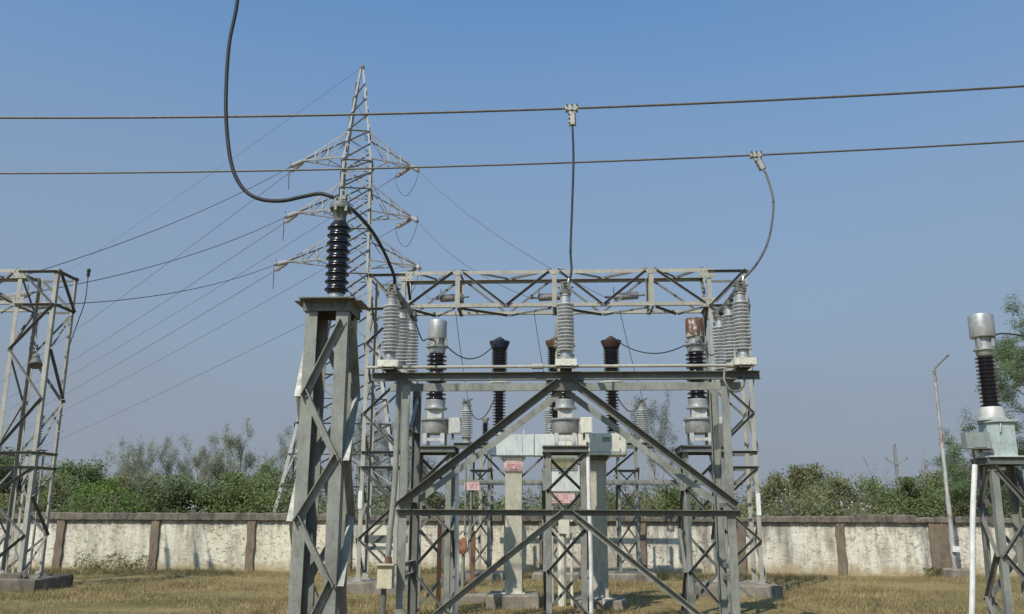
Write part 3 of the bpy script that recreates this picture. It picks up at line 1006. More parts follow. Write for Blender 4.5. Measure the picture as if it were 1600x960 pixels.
# lever posts with rusty gear between the stands
def lever_post():
    t = thing('lever_post', (-2.4, 24, 0), 'rusty steel post with an orange-red lever gear box', 'post')
    MB().ang((-2.42, 24.02, -.05), (-2.42, 24.02, 1.72), .12, .014, X, Y).build('post', M['rust'], t, False)
    b = MB().prism((-2.63, 23.87, 0), (-2.63, 24.03, 0), [(-.09, 1.5), (.09, 1.5), (.14, 1.22), (.06, 1.14), (-.06, 1.14), (-.13, 1.24)], X, Z).box((-2.6, 23.93, 1.5), (.12, .1, .1)).build('gear_box', M['rustred'], t, False)
    MB().tube(spline([(-2.72, 23.92, 1.62), (-2.62, 23.9, 1.72), (-2.5, 23.92, 1.62)]), .025, 7).build('lever', M['galv'], b)
    MB().tube([(-2.61, 23.95, 1.22), (-2.61, 23.95, -.03)], .045, 8).build('pipe', M['galv'], t)
    MB().tube([(-2.58, 23.98, 1.6), (-2.58, 24.02, 3.9)], .028, 7).build('rod', M['galv'], t)
    plinth(MB(), -3.1, -1.95, 23.6, 24.4, .16).pieces('plinth', M['conc'], t, False)
    MB().bar((-2.58, 23.9, 1.58), (-2.2, 23.9, 2.12), .035, .02, Z).build('stay', M['galv'], t, False)
lever_post()
t = single('steel_post', MB().ang((-3.0, 21.8, -.05), (-3.0, 21.8, 1.9), .11, .012, X, Y), M['redbrown'],
           'short dark red-brown angle post behind the left lattice stand', 'post', smooth=False)

# white cable conduits
def conduit(x, y, z1, label, r=.045, m='pvc', top_dx=0.0, foot=0.0):
    mb = MB().tube(spline([(x + foot, y, -.05), (x + foot * .65 + .01, y, z1 * .35), (x + foot * .3 - .012, y, z1 * .7), (x + top_dx * .6, y, z1)]), r, 10)
    o = single('cable_conduit', mb, M[m], label, 'conduit', 'upright cable conduits')
    MB().tube([(x + top_dx * .6, y, z1), (x + top_dx, y, z1 + .24)], r * .45, 8).build('cable', M['cable'], o)
    return o
conduit(-2.36, 20.28, 3.35, 'cream conduit rising beside the left current transformer stand', top_dx=-.04)
conduit(.56, 20.0, 3.45, 'white conduit along the right side of the middle stand', top_dx=-.03)
conduit(3.62, 20.3, 3.4, 'thin white conduit behind the right isolator post', .035)

# ------------------------------------------------------------------ rear isolator
def rear_isolator():
    y = 32.4
    t = thing('rear_isolator_stand', (0, y, 0), 'slim lattice frame standing before the wall behind the breaker', 'steel frame')
    for x in (-2.93, -.35, 2.25):
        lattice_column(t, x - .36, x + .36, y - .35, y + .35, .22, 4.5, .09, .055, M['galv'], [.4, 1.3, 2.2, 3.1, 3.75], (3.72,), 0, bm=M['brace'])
        plinth(MB(), x - .75, x + .85, y - .8, y + .8, .24).pieces('plinth', M['conc'], t, False)
        mb = MB().box((x, y, .26), (1.0, .9, .04))
        mb.pieces('base_plate', M['galv_dark'], t, False)
    MB().chan((-3.9, y - .4, 4.58), (3.3, y - .4, 4.58), .14, .07, .01, Z, (0, -1, 0)).build('top_beam', M['galv_dark'], t, False)
    MB().chan((-3.9, y + .4, 4.58), (3.3, y + .4, 4.58), .14, .07, .01, Z, (0, 1, 0)).build('top_beam', M['galv_dark'], t, False)
    MB().chan((-4.2, y - .42, 3.27), (6.2, y - .42, 3.27), .18, .06, .01, Z, (0, 1, 0)).build('cross_beam', M['galv'], t, False)
    mb = MB()
    for p, q in (((2.0, 4.5), (.9, 3.35)), ((2.6, 4.5), (3.9, 3.3)), ((-2.6, 4.5), (-1.5, 3.35))):
        a, b = V((p[0], y - .5, p[1])), V((q[0], y - .5, q[1]))
        mb.ang(a, b, .07, .01, ortho(b - a, Z), (0, -1, 0))
    mb.pieces('diagonal_brace', M['galv_dark'], t, False)
    first = None
    lab = ['grey post insulator on the rear frame, left of the breaker poles',
           'grey post insulator on the rear frame, half hidden by the middle current transformer',
           'grey post insulator on the rear frame with forked metal arms, beside the tall casuarina']
    for k, x in enumerate((-3.46, -.47, 2.82)):
        if first is None:
            g = thing('post_insulator', (x, y - .2, 4.65), lab[0], 'insulator', 'grey post insulators on the rear frame')
            p = g.location
            MB().lathe(sheds(4.85, 5.85, 13, .14, .225), (x, y - .2, 0), 24).build('porcelain', M['grey_porc'], g, True, 50)
            MB().lathe([(.22, 4.65), (.22, 4.7), (.15, 4.72), (.16, 4.86)], (x, y - .2, 0), 18).build('flange', M['alu'], g)
            MB().lathe([(.15, 5.84), (.15, 5.98), (.17, 5.99), (.17, 6.03), (.06, 6.04)], (x, y - .2, 0), 18).build('cap', M['alu'], g)
            mb = MB().box((x - .02, y - .2, 6.1), (.3, .08, .1)).bar((x - .12, y - .2, 6.1), (x + .2, y - .2, 6.25), .06, .08, Z)
            mb.box((x - .1, y - .22, 6.16), (.08, .12, .16))
            mb.pieces('terminal', M['galv_dark'], g, False)
            first = g
        else:
            c = copy_tree(first)
            c.location.x = x
            tag(c, lab[k])
            if k == 2:
                mb = MB().box((x - .45, y - .2, 6.1), (.34, .05, .05)).box((x - .62, y - .2, 5.95), (.06, .06, .36)).box((x - .42, y - .2, 5.9), (.06, .05, .3))
                mb.box((x - .52, y - .2, 5.78), (.28, .05, .04))
                mb.pieces('fork_arm', M['alu'], c, False)
rear_isolator()

def far_arrester(x, y, z0, hgt, label, base):
    t = thing('surge_arrester', (x, y, base), label, 'insulator')
    MB().lathe(sheds(z0, z0 + hgt, 9, .08, .135), (x, y, 0), 20).build('porcelain', M['brown'], t, True, 50)
    MB().lathe([(.09, z0 + hgt), (.1, z0 + hgt + .04), (.14, z0 + hgt + .12), (.14, z0 + hgt + .18), (.04, z0 + hgt + .2)], (x, y, 0), 16).build('cap', M['alu'], t)
    MB().lathe([(.12, z0 - .1), (.12, z0 - .05), (.09, z0)], (x, y, 0), 16).build('flange', M['alu'], t)
    st = MB()
    for sx in (-1, 1):
        for sy in (-1, 1):
            st.ang((x + sx * .2, y + sy * .2, base - .05), (x + sx * .2, y + sy * .2, z0 - .12), .08, .01, (-sx, 0, 0), (0, -sy, 0))
    for k in range(4):
        za, zb = .2 + k * (z0 - .5) / 4, .2 + (k + 1) * (z0 - .5) / 4
        s = 1 if k % 2 else -1
        st.ang((x - s * .2, y - .205, za), (x + s * .2, y - .205, zb), .045, .007, Z, (0, -1, 0))
    st.box((x, y, z0 - .11), (.5, .5, .03))
    st.build('stand', M['zinc'], t, False)
p = at(758, 700, 33.8)
far_arrester(p.x, 33.8, 4.85, .7, 'small brown insulator on its own thin stand left of the breaker, near the wall', 0)
p = at(57, 700, 29)
far_arrester(p.x, 29.0, 4.3, .85, 'brown insulator seen through the left gantry column', 0)

# ------------------------------------------------------------------ arrester on the tall pedestal, front left
def pedestal():
    x0, x1, y0, y1 = -3.27, -2.72, 11.0, 11.53
    t = thing('pedestal_stand', ((x0 + x1)/2, 11.27, 0), 'tall four-legged galvanized pedestal in front at the left, with bolted zigzag braces', 'support stand')
    lattice_column(t, x0, x1, y0, y1, -.1, 4.62, .155, .085, M['galv'], [.35, 1.27, 2.02, 2.75, 3.55, 4.45], (), 1, .012, bolts=True)
    mb = MB()
    for y, s in ((y0 - .012, -1), (y1 + .012, 1)):
        mb.ang((x0 - .03, y, 4.765), (x1 + .03, y, 4.765), .15, .012, (0, 0, -1), (0, s, 0))
    for xx in (x0 + .05, x0 + .11, x1 - .11, x1 - .05):
        mb.bolt((xx, y0 - .025, 4.72), (0, -1, 0), .014, .014)
    for x, s in ((x0 - .012, -1), (x1 + .012, 1)):
        mb.ang((x, y0, 4.763), (x, y1, 4.763), .148, .012, (0, 0, -1), (s, 0, 0))
    for x in (x0 + .06, x1 - .06, -2.95):
        mb.bolt((x, y0 - .025, 4.68), (0, -1, 0), .02, .02)
    mb.pieces('top_frame', M['galv_dark'], t, False)
    MB().box((-3.0, 11.27, 4.782), (.71, .66, .022)).build('top_plate', M['galv_dark'], t, False)
pedestal()

def arrester():
    x, y = -2.95, 11.24
    t = thing('surge_arrester', (x, y, 4.793), 'tall dark brown ribbed insulator on the pedestal with thick cable over its top', 'insulator')
    MB().lathe([(.13, 4.793), (.13, 4.815), (.105, 4.82), (.1, 4.9), (.085, 4.905)], (x, y, 0), 24).build('flange', M['alu'], t)
    prof = [(.088, 4.9), (.12, 4.91)]
    n, a, b = 9, 4.92, 5.87
    d = (b - a) / n
    for i in range(n):
        z = a + d * i
        prof += [(.122, z + d*.1), (.124, z + d*.18), (.145, z + d*.2), (.157, z + d*.26), (.157, z + d*.36), (.15, z + d*.42), (.128, z + d*.6), (.122, z + d*.8)]
    prof.append((.085, 5.89))
    MB().lathe(prof, (x, y, 0), 36).build('porcelain', M['black'], t, True, 50)
    MB().lathe([(.08, 5.88), (.085, 5.99), (.10, 6.01), (.12, 6.06), (.145, 6.065), (.145, 6.095), (.14, 6.1), (.13, 6.15), (.05, 6.16)], (x, y, 0), 24).build('cap', M['galv_dark'], t)
    mb = MB()
    for k in range(6):
        q = k * math.pi / 3 + .3
        mb.box((x + .135 * math.cos(q), y + .135 * math.sin(q), 6.05), (.035, .035, .07))
    mb.box((x + .0, y - .02, 6.19), (.16, .07, .05)).box((x + .05, y - .02, 6.22), (.06, .09, .06)).bolt((x - .04, y - .06, 6.2), (0, -1, 0), .014, .02)
    mb.pieces('terminal_clamp', M['galv'], t, False)
arrester()

# ------------------------------------------------------------------ current transformer on the right edge
def ct_right():
    x, y = 7.15, 15.33
    t = thing('support_stand', (x, y, 0), 'lattice stand at the right edge under the pale blue-green tank', 'support stand')
    lattice_column(t, 6.88, 7.47, 15.05, 15.6, -.05, 2.92, .11, .065, M['galv'], [.1, .8, 1.5, 2.2, 2.85], (), 1, .05, bolts=True, bm=M['brace'])
    mb = MB()
    for yy, s in ((15.03, -1), (15.65, 1)):
        mb.chan((6.84, yy, 2.98), (7.54, yy, 2.98), .12, .05, .01, Z, (0, s, 0))
    mb.chan((6.85, 15.05, 2.978), (6.85, 15.63, 2.978), .115, .05, .01, Z, (-1, 0, 0)).chan((7.49, 15.05, 2.978), (7.49, 15.63, 2.978), .115, .05, .01, Z, (1, 0, 0))
    mb.pieces('top_frame', M['galv_dark'], t, False)
    MB().box((7.2, 15.33, 3.049), (.68, .62, .018)).build('top_plate', M['cream'], t, False)
    c = thing('current_transformer', (x, y, 3.058), 'current transformer with pale blue-green tank and silver cap at the right edge', 'transformer')
    # six-sided tank
    prof = [(-.18, -.1), (-.07, -.23), (.2, -.23), (.2, .2), (-.18, .2)]
    MB().prism((x, y, 3.06), (x, y, 3.61), prof, X, Y).build('tank', M['tank'], c, False)
    MB().prism((x, y, 3.61), (x, y, 3.65), [(s * 1.18, q * 1.18) for s, q in prof], X, Y).build('tank_lid', M['tank'], c, False)
    MB().lathe([(.24, 3.65), (.24, 3.69), (.21, 3.7), (.2, 3.8), (.17, 3.87), (.13, 3.88)], (x - .03, y, 0), 26).build('collar', M['alu_white'], c)
    MB().lathe(sheds(3.88, 4.74, 13, .115, .165), (x - .03, y, 0), 26).build('porcelain', M['brown'], c, True, 50)
    MB().lathe([(.115, 4.73), (.13, 4.75), (.14, 4.82), (.17, 4.83), (.17, 4.86), (.13, 4.87), (.12, 5.07)], (x - .03, y, 0), 24).build('top_collar', M['alu'], c)
    MB().lathe([(.12, 5.05), (.195, 5.055), (.2, 5.07), (.2, 5.42), (.193, 5.44), (.1, 5.445)], (x - .03, y, 0), 28).build('head', M['alu'], c)
    mb = MB().box((x - .14, y - .08, 4.96), (.06, .06, .18)).box((x + .09, y - .06, 5.02), (.1, .06, .06)).box((x + .06, y - .12, 4.95), (.05, .05, .14))
    mb.pieces('terminal', M['alu'], c, False)
    tb = MB().box((6.75, 15.2, 3.31), (.38, .2, .26)).build('terminal_box', M['boxgrey'], c, False)
    MB().box((6.77, 15.096, 3.31), (.19, .01, .22)).build('box_door', M['boxgrey'], tb, False)
    MB().box((6.9, 15.2, 3.15), (.18, .14, .06)).build('bracket', M['galv_dark'], tb, False)
    mb = MB().tube([(x - .02, y - .22, 3.6), (x - .03, y - .26, 3.56), (x - .05, y - .26, 3.44)], .014, 7)
    mb.build('valve', M['tank'], c)
    conduit(6.66, 15.12, 2.92, 'clean white conduit in front of the right edge lattice stand', .043, foot=-.4)
ct_right()

# ------------------------------------------------------------------ bus wires, droppers, jumpers
def wire(name, pts, r, m, label, cat='cable', group=None, n=8):
    return single(name, MB().tube(pts, r, n), M[m], label, cat, group)

def bus(Yd, a, b, c):
    """overhead bus conductor: parabola through three surveyed points"""
    (x1, z1), (x2, z2), (x3, z3) = a, b, c
    def z(x):
        return z1*(x-x2)*(x-x3)/((x1-x2)*(x1-x3)) + z2*(x-x1)*(x-x3)/((x2-x1)*(x2-x3)) + z3*(x-x1)*(x-x2)/((x3-x1)*(x3-x2))
    return [V((-16 + k * .6, Yd, z(-16 + k * .6))) for k in range(55)], z
pts, zb2 = bus(15.5, (-10.86, 9.58), (.22, 9.515), (8.47, 9.76))
wire('bus_wire', pts, .023, 'conductor', 'upper of the two thick overhead wires crossing the sky', 'wire', 'overhead bus wires')
pts, zb3 = bus(17.5, (-12.07, 9.25), (4.01, 9.345), (9.41, 9.54))
wire('bus_wire', pts, .021, 'conductor', 'lower of the two thick overhead wires crossing the sky', 'wire', 'overhead bus wires')

def tee(x, y, z, tilt, label):
    t = thing('tee_clamp', (x, y, z), label, 'clamp', 'clamps on the overhead bus wires')
    mb = MB()
    mb.box((x, y - .03, z), (.24, .035, .1)).box((x, y + .03, z), (.22, .03, .1))
    for dx in (-.095, 0, .095):
        mb.box((x + dx, y, z), (.045, .1, .13))
    d = V((math.sin(tilt), 0, -math.cos(tilt)))
    a = V((x, y, z - .03))
    mb.bar(a, a + d * .32, .14, .05, X).bar(a + d * .05 - Y * .035, a + d * .31 - Y * .035, .10, .03, X)
    bb = MB()
    for dx in (-.095, 0, .095):
        for dz in (.055, -.05):
            bb.bolt((x + dx, y - .05, z + dz), (0, -1, 0), .016, .03)
    s = V((math.cos(tilt), 0, math.sin(tilt)))
    for k in range(3):
        for sx in (-.055, .055):
            q = a + d * (.1 + k * .085) + s * sx
            bb.bolt(q - Y * .03, (0, -1, 0), .016, .03)
    body = mb.build('body', M['clamp'], t, False)
    bb.pieces('bolt', M['bolt'], body)
    return a + d * .3
e2 = tee(.22, 15.5, zb2(.22), .03, 'bolted pale clamp on the upper overhead wire')
e3 = tee(4.02, 17.5, zb3(4.02), .4, 'bolted pale clamp on the lower overhead wire at right')

d1 = [at(378, -190, 11.3), at(374, -90, 11.3), at(371, 0, 11.3), at(358, 70, 11.3), at(353, 150, 11.3), at(355, 210, 11.3), at(363, 262, 11.3), at(380, 295, 11.3), at(405, 311, 11.3),
      at(440, 314, 11.3), at(475, 307, 11.3), at(500, 303, 11.28), at(521, 309, 11.28), at(538, 318, 11.45), at(562, 339, 12.2), at(585, 367, 13.1), at(604, 402, 14.1), at(616, 433, 14.8), V((PH[0] + .03, 14.98, 5.98))]
dc = wire('dropper_cable', spline(d1, 8), .027, 'cable', 'thick black cable curving down from above over the dark insulator to the left isolator', 'cable', 'dropper cables', 10)
up = at(378, -190, 11.3)
MB().tube([(-16, up.y, up.z + .12), up, (16, up.y, up.z + .15)], .023, 8).build('overhead_wire', M['conductor'], dc)
d2 = [e2 + V((0, 0, .02)), at(896, 250, 15.4), at(894, 320, 15.3), at(891.5, 390, 15.1), at(893, 422, 15.0), V((PH[1] + .07, 14.97, 6.02))]
wire('dropper_cable', spline(d2, 8), .021, 'cable', 'straight dark cable hanging from the upper wire to the middle isolator', 'cable', 'dropper cables', 10)
d3 = [e3, at(1198, 275, 17.2), at(1208, 312, 16.8), at(1206, 350, 16.3), at(1198, 383, 15.8), at(1182, 413, 15.3), V((PH[2] + .06, 14.97, 6.03))]
wire('dropper_cable', spline(d3, 8), .022, 'conductor', 'bowed grey cable from the lower wire to the right isolator', 'cable', 'dropper cables', 10)

# jumpers between equipment
def jumper(a, b, sag, label, r=.014):
    wire('jumper_cable', parabola(a, b, sag, 18), r, 'cable', label, 'cable', 'jumper cables between the equipment', 7)
wire('jumper_cable', spline([(PH[0] + .05, 17.1, 5.86), (PH[0] + .1, 17.5, 5.62), (-2.95, 18.6, 5.72), (-3.05, 19.8, 6.0), (-2.92, 20.18, 6.02)]), .014, 'cable', 'short jumper cable from the left isolator to the silver-capped transformer', 'cable', 'jumper cables between the equipment')
wire('jumper_cable', spline([(PH[2], 17.1, 5.9), (3.12, 17.6, 5.7), (3.2, 18.6, 5.45), (3.25, 19.8, 5.6), (3.1, 20.17, 6.0)]), .014, 'cable', 'jumper cable looping from the right isolator to the rust-capped transformer', 'cable', 'jumper cables between the equipment')
jumper((CX[0] + .24, 20.34, 5.93), (-1.6, BY, 6.57), .42, 'sagging jumper cable from the silver-capped transformer to the navy breaker pole')
jumper((CX[2] - .2, 20.4, 5.95), (1.24, BY, 6.57), .32, 'sagging jumper cable from the rust-capped transformer to the red-brown breaker pole')
jumper((CX[1], 20.6, 5.98), (-.17, BY, 6.57), .15, 'jumper cable behind the middle isolator insulators to the brown breaker pole')
jumper((-1.6, BY + .15, 5.36), (-3.46, 32.2, 6.14), .75, 'thin jumper from the navy breaker pole back to the left rear insulator')
jumper((1.24, BY + .15, 5.36), (2.82, 32.2, 6.2), .55, 'thin jumper from the red-brown breaker pole back to the right rear insulator')
wire('jumper_cable', spline([(7.2, 15.27, 5.03), (7.45, 15.36, 5.13), (7.9, 15.4, 5.08), (8.6, 15.5, 4.95)]), .014, 'cable', 'cable leading right from the cap at the right edge', 'cable', 'jumper cables between the equipment')

# thin drops from the gantry beam to the rear isolator
for a, b, l in (((-3.25, 26.6, 8.2), (-3.42, 32.2, 6.2), 'thin wire dropping from the gantry beam to the left rear insulator'),
                ((-.85, 26.6, 8.2), (-.5, 32.2, 6.2), 'thin wire dropping from the gantry beam centre to the middle rear insulator'),
                ((1.75, 26.6, 8.2), (2.85, 32.2, 6.25), 'thin wire dropping from the gantry beam to the forked rear insulator')):
    wire('drop_wire', parabola(a, b, .12, 14), .010, 'line', l, 'wire', 'thin wires dropping from the gantry', 6)

# ------------------------------------------------------------------ transmission tower
TW = V((-11.72, 48.0, 0))
TR = R(10)
def tp(x, y, z):
    c, s = math.cos(TR), math.sin(TR)
    return V((TW.x + x * c - y * s, TW.y + x * s + y * c, z))
def half(z):
    if z > 21.9:
        return max(.06, .83 - (z - 21.9) * (.83 - .12) / 6.0) if z < 27.9 else .1
    if z > 15.2:
        return .83 + (21.9 - z) * .012
    return .91 + (15.2 - z) * .172
ARM = [(22.0, 23.75, 3.08), (18.85, 20.5, 3.22), (15.95, 17.6, 3.62)]
TIPS = {}
def tower():
    t = thing('transmission_tower', TW, 'tall tapering lattice pylon with six cross arms behind the boundary wall', 'pylon')
    m = M['tower']
    zl = [0, 15.2, 21.9, 28.1]
    for sx in (-1, 1):
        for sy in (-1, 1):
            mb = MB()
            for a, b in zip(zl[:-1], zl[1:]):
                mb.ang(tp(sx * half(a), sy * half(a), a), tp(sx * half(b), sy * half(b), b), .16 if a < 15 else .13 if a < 21 else .10, .016,
                       tp(-sx, 0, 0) - tp(0, 0, 0), tp(0, -sy, 0) - tp(0, 0, 0))
            mb.build('leg', m, t, False)
    mb = MB()
    def mem(p, q, w, n):
        mb.ang(p, q, w, w * .14, -ortho(q - p, Z), n)
    lev = [0, 3.6, 6.8, 9.4, 11.6, 13.5, 15.2, 16.6, 17.8, 19.0, 20.2, 21.2, 21.9, 23.0, 23.8, 24.9, 26.0, 27.0]
    for fi in range(4):
        ang = fi * math.pi / 2
        c, s = math.cos(ang), math.sin(ang)
        def fp(u, z):
            h = half(z)
            x, y = u * h, -h - .01
            return tp(x * c - y * s, x * s + y * c, z)
        n = tp(s, -c, 0) - tp(0, 0, 0)
        for i in range(len(lev) - 1):
            a, b = lev[i], lev[i + 1]
            w = .085 if a < 14 else .07
            if a < 15 or fi % 2 == 0 or True:
                mem(fp(-1, a), fp(1, b), w, n)
                if a < 23:
                    mem(fp(1, a), fp(-1, b), w, -n)
            if a in (3.6, 6.8, 9.4, 15.2, 17.8, 21.9, 23.8, 27.0, 20.2, 18.999):
                mem(fp(-1, a), fp(1, a), w, n)
            if a < 9:
                m_ = (a + b) / 2
                mem(fp(-1, m_), fp(-.5 if a else -.48, (a + m_) / 2), .06, n)
                mem(fp(1, m_), fp(.5, (a + m_) / 2), .06, n)
                mem(fp(-1, m_), fp(-.02, m_), .06, n)
                mem(fp(1, m_), fp(.02, m_), .06, n)
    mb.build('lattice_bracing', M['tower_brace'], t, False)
    for k, (zb, zt, L) in enumerate(ARM):
        for sx in (-1, 1):
            mb = MB()
            tip = tp(sx * L, 0, zb - .02)
            TIPS[(k, sx)] = tip
            for sy in (-1, 1):
                h1, h2 = half(zb), half(zt)
                b0, t0 = tp(sx * h1, sy * h1, zb), tp(sx * h2, sy * h2, zt)
                e = tip + (tp(0, sy * .06, 0) - tp(0, 0, 0))
                mb.ang(b0, e, .07, .01, (0, 0, 1), tp(0, -sy, 0) - tp(0, 0, 0))
                mb.ang(t0, e + Z * .1, .07, .01, (0, 0, -1), tp(0, -sy, 0) - tp(0, 0, 0))
                for f in (.42, .72):
                    mb.ang(b0.lerp(e, f), t0.lerp(e + Z * .1, f), .05, .008, X, Y)
                mb.ang(b0.lerp(e, .42), t0.lerp(e, .04), .05, .008, Z, Y)
                mb.ang(b0.lerp(e, .72), t0.lerp(e, .42), .045, .008, Z, Y)
            f1, f2 = tp(sx * half(zb), -half(zb), zb), tp(sx * half(zb), half(zb), zb)
            mb.ang(f1.lerp(tip, .42), f2.lerp(tip, .03), .05, .008, X, Z)
            mb.ang(f2.lerp(tip, .72), f1.lerp(tip, .42), .045, .008, X, Z)
            mb.bar(tip - Z * .12, tip + Z * .12, .16, .05, X)
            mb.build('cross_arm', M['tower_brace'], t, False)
    MB().lathe([(.12, 27.9), (.16, 27.95), (.16, 28.12), (.08, 28.25)], (TW.x, TW.y, 0), 8).build('peak_cap', M['galv_dark'], t, False)
    for sx in (-1, 1):
        for sy in (-1, 1):
            q = tp(sx * half(0), sy * half(0), 0)
            MB().box((q.x, q.y, .1), (.9, .9, .4)).build('footing', M['conc'], t, False)
tower()

LEVN = ['top', 'middle', 'bottom']
def strain(tip, d, L, label):
    """long-rod strain insulator from a tower arm or beam along direction d; returns its far end"""
    d = V(d).normalized()
    t = thing('strain_insulator', tip, label, 'insulator', 'strain insulators')
    a = tip + d * .22
    MB().lathe(sheds(0, L, 16, .075, .125), a, 12, d).build('disc_string', M['strain'], t, True, 50)
    mb = MB().tube([tip, a], .03, 6).tube([a + d * L, a + d * (L + .3)], .035, 6)
    u = ortho(d, Z)
    mb.tube([a + d * L + u * .03, a + d * (L + .02) + u * .32], .014, 5)
    mb.pieces('fitting', M['galv_dark'], t)
    return a + d * (L + .28)

GA = [(-19.6, 9.0), (-18.3, 8.85), (-17.6, 8.6)]
for k in range(3):
    # left arms: circuit to the left gantry and circuit going away to the far left
    tip = TIPS[(k, -1)]
    gx, gz = GA[k]
    gpt = V((gx, GY1 + .1, gz))
    d = (gpt - tip).normalized() - Z * .03
    e = strain(tip + Z * .02, d, 1.25, f'pylon strain insulator on the {LEVN[k]} left arm, line to the left gantry')
    dg = (tip - gpt).normalized() - Z * .05
    ge = strain(gpt, dg, 1.25, f'strain insulator behind the left gantry beam ending the {LEVN[k]} line')
    wire('power_line', parabola(e, ge, .45), .017, 'line', f'power line from the {LEVN[k]} left arm of the pylon to the left gantry', 'wire', 'power lines from the pylon to the gantries', 6)
    far = at(-120, [668, 690, 722][k], 175)
    d2_ = (far - tip).normalized() - Z * .05
    e2_ = strain(tip - Z * .02, d2_, 1.25, f'pylon strain insulator on the {LEVN[k]} left arm, pointing away')
    wire('power_line', parabola(e2_, far, 1.2, 40), .016, 'line', f'long line leaving the {LEVN[k]} left pylon arm towards the far left', 'wire', 'power lines leaving to the far left', 6)
    mid = (e + e2_) * .5 - Z * 1.2
    wire('jumper_loop', spline([e, e * .6 + mid * .4 - Z * .35, mid, e2_ * .6 + mid * .4 - Z * .35, e2_], 6), .016, 'line', f'wire loop hanging under the {LEVN[k]} left pylon arm', 'wire', 'wire loops under the pylon arms', 6)
    # right arms: circuit to the middle gantry and away to the far left
    tip = TIPS[(k, 1)]
    gpt = V(([2.55, .2, -2.9][k], GY1 + .05, 8.75))
    d = (gpt - tip).normalized() - Z * .03
    e = strain(tip + Z * .02, d, 1.25, f'pylon strain insulator on the {LEVN[k]} right arm, line to the middle gantry')
    ge = strain(V((gpt.x, GY1 - .2, gpt.z)), V((-.95, .45, .06)), .8, f'strain insulator inside the middle gantry beam for the {LEVN[k]} line')
    wire('power_line', parabola(e, ge, .5), .013, 'line', f'power line from the {LEVN[k]} right arm of the pylon to the middle gantry', 'wire', 'power lines from the pylon to the gantries', 6)
    far = at(-120, [706, 742, 768][k], 175)
    d2_ = (far - tip).normalized() - Z * .05
    e2_ = strain(tip - Z * .02, d2_, 1.25, f'pylon strain insulator on the {LEVN[k]} right arm, pointing away')
    wire('power_line', parabola(e2_, far, 1.2, 40), .016, 'line', f'long line leaving the {LEVN[k]} right pylon arm towards the far left', 'wire', 'power lines leaving to the far left', 6)
    mid = (e + e2_) * .5 - Z * 1.3
    wire('jumper_loop', spline([e, e * .6 + mid * .4 - Z * .35, mid, e2_ * .6 + mid * .4 - Z * .35, e2_], 6), .016, 'line', f'wire loop hanging under the {LEVN[k]} right pylon arm', 'wire', 'wire loops under the pylon arms', 6)
wire('earth_wire', parabola(V((TW.x, TW.y, 28.1)), at(-120, 560, 175), 1.2, 40), .010, 'line', 'thin earth wire running from the very top of the pylon down to the left', 'wire', None, 6)

# dropper with clamp hanging from the line beside the left gantry
q = at(139, 421, 27.4)
t = thing('dropper_cable', q, 'thin cable with black clamp hanging beside the left gantry column', 'cable')
MB().lathe([(.02, -.26), (.05, -.25), (.05, -.2), (.03, -.19), (.055, -.17), (.055, -.11), (.03, -.1), (.06, -.08), (.06, .0), (.02, .02)], q, 10).build('clamp', M['cable'], t)
MB().tube(spline([q - Z * .25, at(133, 470, 27.4), at(123, 500, 27.4), at(112, 530, 27.3), at(104, 556, 27.2)], 6), .014, 6).build('lead', M['cable'], t)

# floodlight hung inside the left gantry column
q = at(56, 564, 26.5)
t = thing('floodlight', q, 'bell-shaped grey floodlight hanging inside the left gantry column', 'floodlight')
ax = V((.25, -.35, -.9))
MB().lathe([(.07, -.24), (.1, -.2), (.11, -.1), (.15, 0), (.2, .14), (.2, .18), (.17, .18)], q, 18, ax).build('housing', M['galv_dark'], t)
MB().tube([q - ax.normalized() * .22, q + V((-.2, .3, .55)), q + V((-.45, .62, .6))], .025, 7).build('bracket', M['galv_dark'], t)

# ------------------------------------------------------------------ lamp pole and far utility poles
def lamp():
    x, y = 14.05, 34.4
    t = thing('lamp_pole', (x, y, 0), 'slender rust-streaked lamp pole with bent bare arm standing at the wall', 'lamp post')
    mp = surf('rust_streaked_pole', (.30, .29, .27), (.42, .41, .39), 4, .6, .1, (.20, .10, .06), 2.5, (.5, .62))
    MB().lathe([(.085, .2), (.085, 2.9), (.07, 2.95), (.07, 5.0), (.055, 5.05), (.055, 7.55), (.03, 7.58)], (x, y, 0), 14).build('pole', mp, t)
    MB().tube([(x, y, 7.5), (x + .02, y - .01, 7.62), (x + .5, y - .06, 8.08)], .035, 8).build('arm', M['galv_dark'], t)
    MB().lathe([(.04, 0), (.05, .03), (.05, .12), (.02, .14)], (x + .47, y - .06, 8.06), 10, (.7, 0, .6)).build('lamp_holder', M['galv_dark'], t)
    MB().box((x + .04, y - .12, 1.02), (.24, .14, .2)).pieces('junction_box', M['pvc'], t, False)
    plinth(MB(), x - .32, x + .4, y - .4, y + .4, .33).pieces('plinth', M['conc'], t, False)
lamp()

